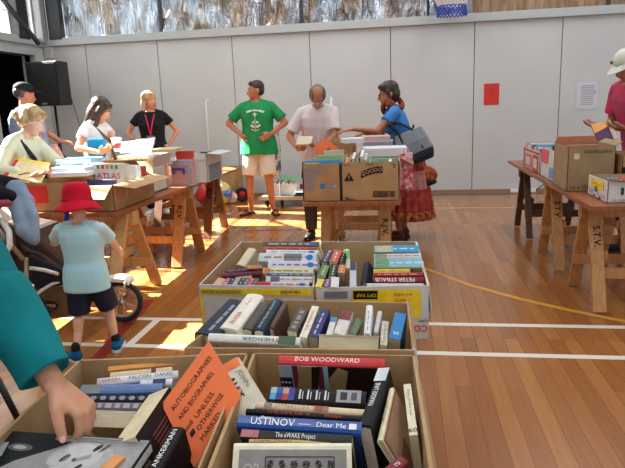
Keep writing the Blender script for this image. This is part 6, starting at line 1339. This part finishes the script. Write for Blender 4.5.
# ================================================================== PRAM
def W(px, py, Y): return aty(px, py, Y)
pr = thing('pram', 'brown three-wheeled pram with beige frame bars, left of the toddler', 'pram', (-2.45, 3.45, 0)); po = pr.location
BRN = cloth('pram_brown', (74, 56, 46), (64, 48, 40)); BEI = mat('beige_metal', (176, 162, 136), .4, .2); TYR = mat('rubber', (24, 24, 25), .7)
def wheel(cx, cy, r, label=None, az=.0, spokes=16, w_=.035):
    Rz = rotz(az); c = Vector((cx, cy, r+.001))-po
    f = lambda v: c+Rz @ Vector(v)
    t = MB().tube([f(((r-w_/2)*math.cos(a), 0, (r-w_/2)*math.sin(a))) for a in [2*PI*k/36 for k in range(36)]], w_/2, 10, closed=True).build('tyre', TYR, pr, sm=True)
    MB().tube([f(((r-w_-.004)*math.cos(a), 0, (r-w_-.004)*math.sin(a))) for a in [2*PI*k/36 for k in range(36)]], .010, 8, closed=True).build('rim', BEI, pr, sm=True)
    MB().tube([f((0, -.03, 0)), f((0, .03, 0))], .02, 12).build('hub', ALU, pr, sm=True)
    s_ = MB()
    for k in range(spokes): a = 2*PI*k/spokes; s_.tube([f((.015*math.cos(a+.5), .012*(-1)**k, .015*math.sin(a+.5))), f(((r-w_-.006)*math.cos(a), 0, (r-w_-.006)*math.sin(a)))], .0015, 4)
    s_.build('spokes', ALU, pr)
p = atz(124, 322, 0); fw = (p.x, p.y); wheel(p.x, p.y, .145, az=.1)
p = atz(33, 335, 0); wheel(p.x-.02, p.y, .15, az=.1); wheel(p.x-.25, p.y+.5, .15, az=.1)
rw = (p.x-.02, p.y)
MB().tube([Vector((fw[0], fw[1]-.045, .146))-po, Vector((fw[0]-.03+.10, fw[1]-.05, .30))-po], .009, 8).build('fork', BEI, pr, sm=True)
MB().tube([Vector((fw[0], fw[1]+.045, .146))-po, Vector((fw[0]+.07, fw[1]+.05, .30))-po], .009, 8).build('fork', BEI, pr, sm=True)
# white mudguard / footplate over the front wheel
m0 = Vector((fw[0]-.0, fw[1], .315))-po
mb = MB(); rs_ = []
for u, z in ((-.16, .0), (-.10, .012), (0, .02), (.06, .014), (.085, -.01)): rs_.append([m0+Vector((u, s_*.055*(1-.3*abs(u)/.16), z-.012*abs(s_)+h_)) for s_, h_ in ((-1, 0), (-.5, 0), (0, 0), (.5, 0), (1, 0), (1, -.03), (0, -.02), (-1, -.03))])
mb.rings(rs_).build('footplate', paint((224, 220, 206)), pr, sm=False, bevel=.006)
MB().tube([m0+Vector((-.12, 0, -.01)), W(70, 285, 3.35)-po, W(43, 282, 3.25)-po], .013, 8).build('frame_bar', BEI, pr, sm=True)
MB().tube([W(26, 258, 3.15)-po, W(27, 285, 3.15)-po, W(24.5, 320, 3.2)-po, Vector((rw[0], rw[1]-.03, .16))-po], .013, 8).build('frame_bar', BEI, pr, sm=True)
MB().tube([W(17, 242, 3.3)-po, W(27, 252, 3.2)-po, W(40, 256, 3.2)-po, W(52, 264, 3.2)-po, W(66, 272, 3.3)-po], [.014, .02, .02, .018, .012], 10).build('curved_arm', BRN, pr, sm=True)
MB().lathe([(.001, -.015), (.035, -.015), (.038, 0), (.035, .015), (.001, .015)], c=W(43, 282, 3.2)-po, R=rotx(PI/2)).build('hub_joint', BRN, pr, sm=True)
MB().tube([W(26, 259, 3.12)-po+Vector((-.02, 0, .0)), W(-5, 226, 3.0)-po, W(-30, 205, 2.9)-po], .014, 8).build('handle_bar', BEI, pr, sm=True)
MB().tube([W(66, 272, 3.7)-po, W(30, 230, 3.8)-po, W(0, 205, 3.8)-po], .012, 8).build('handle_bar', BEI, pr, sm=True)
bs = MB(); b0, b1, b2, b3 = W(24, 286, 3.28), W(67, 286, 3.33), W(70, 318, 3.4), W(30, 324, 3.28)
def shell(pts0, pts1): return MB().rings([pts0, pts1])
back = Vector((-.03, .42, 0))
MB().rings([[b0-po, b1-po, b2-po, b3-po], [b0-po+back, b1-po+back, b2-po+back, b3-po+back]]).build('storage_basket', cloth('olive_brown', (112, 88, 64), (102, 80, 58)), pr, bevel=.03)
cb = (b0+b1+b2+b3)/4-po+Vector((-.0, -.012, -.01)); XX = (b1-b0).normalized(); ZZ = Vector((0, 0, 1))
MB().poly([(.062*math.cos(q)*1.15, .036*math.sin(q)) for q in [k*PI/10 for k in range(20)]], cb, XX, ZZ, XX.cross(ZZ), .002).build('logo_patch', cloth('dark_brown', (52, 36, 28)), pr)
text('BERTINI', .03, paint((190, 170, 140)), pr, cb+XX.cross(ZZ)*.004, XX, ZZ, width=.105, name='logo_lettering', bold=.02)
text('stroller', .010, paint((170, 150, 124)), pr, cb+XX.cross(ZZ)*.004+Vector((.02, 0, -.022)), XX, ZZ, width=.04, name='logo_lettering')
# seat and hood
S0 = [W(-8, 225, 3.2), W(30, 232, 3.3), W(62, 262, 3.35), W(60, 284, 3.35), W(28, 286, 3.2), W(0, 262, 3.2)]
MB().rings([[p-po for p in S0], [p-po+Vector((-.03, .38, 0)) for p in S0]]).build('seat', BRN, pr, bevel=.03)
S0 = [W(28, 255, 3.14), W(62, 270, 3.2), W(66, 285, 3.25), W(34, 290, 3.16)]
MB().rings([[p-po for p in S0], [p-po+Vector((0, .06, 0)) for p in S0]]).build('seat_side', cloth('navy_lining', (36, 38, 48)), pr, bevel=.01)
MB().tube([W(30, 268, 3.12)-po, W(44, 270, 3.12)-po, W(58, 274, 3.2)-po], .012, 8).tube([W(35, 296, 3.15)-po, W(42, 290, 3.15)-po, W(52, 284, 3.2)-po, W(64, 280, 3.25)-po], .010, 8).build('piping', paint((206, 202, 194)), pr, sm=True)
MB().tube([W(-6, 268, 3.0)-po, W(3, 258, 3.0)-po, W(10, 245, 3.02)-po, W(9, 232, 3.05)-po, W(3, 222, 3.1)-po, W(-8, 216, 3.1)-po], .018, 8).build('hood_edge', paint((206, 202, 194)), pr, sm=True)
MB().ell(W(-6, 245, 3.15)-po, (.10, .16, .16)).build('hood', BRN, pr, sm=True)
# clothes thrown over the pram
JK = cloth('grey_blue_fleece', (134, 152, 170), (120, 138, 158), bump=.6)
o = thing('jacket', 'grey-blue jacket draped over the handle of the pram', 'jacket', W(22, 240, 3.1)); z = o.location
mb = MB(); mb.cap(W(10, 190, 3.2)-z, W(24, 230, 3.1)-z, .045, .05, flat=((0, 1, 0), .7)).cap(W(24, 230, 3.1)-z, W(34, 240, 3.1)-z, .05, .035).cap(W(34, 240, 3.1)-z, W(33, 215, 3.15)-z, .035, .035).cap(W(33, 215, 3.15)-z, W(18, 186, 3.25)-z, .035, .045).cap(W(14, 186, 3.22)-z, W(30, 200, 3.2)-z, .04, .03)
mb.build('jacket_body', JK, o, remesh=.010, smooth_it=8)
o = thing('jacket', 'black padded jacket lying over the top of the pram', 'jacket', W(8, 200, 3.25)); z = o.location
mb = MB(); mb.cap(W(-10, 182, 3.2)-z, W(16, 185, 3.25)-z, .06, .045).cap(W(-10, 192, 3.15)-z, W(10, 196, 3.15)-z, .06, .04).cap(W(16, 185, 3.25)-z, W(24, 192, 3.25)-z, .04, .03)
mb.build('jacket_body', cloth('black_puffer', (22, 22, 26), bump=.6), o, remesh=.010, smooth_it=5)
o = thing('scarf', 'dusty pink scarf rolled beside the black jacket on the pram', 'scarf', W(2, 206, 3.05)); z = o.location; MB().cap(W(-8, 205, 3.05)-z, W(8, 203, 3.07)-z, .03, .022).build('scarf_roll', cloth('dusty_pink', (150, 70, 84)), o, remesh=.008)
# black metal stick between the teal person and the front box
a, b = W(-3, 378, 1.35), W(21.5, 426, 1.36)
o = tag(MB().tube([a, b], .009, 8).build('metal_rod', BLK, sm=True), 'thin black metal rod slanting down beside the teal sleeve', 'rod')
o = None
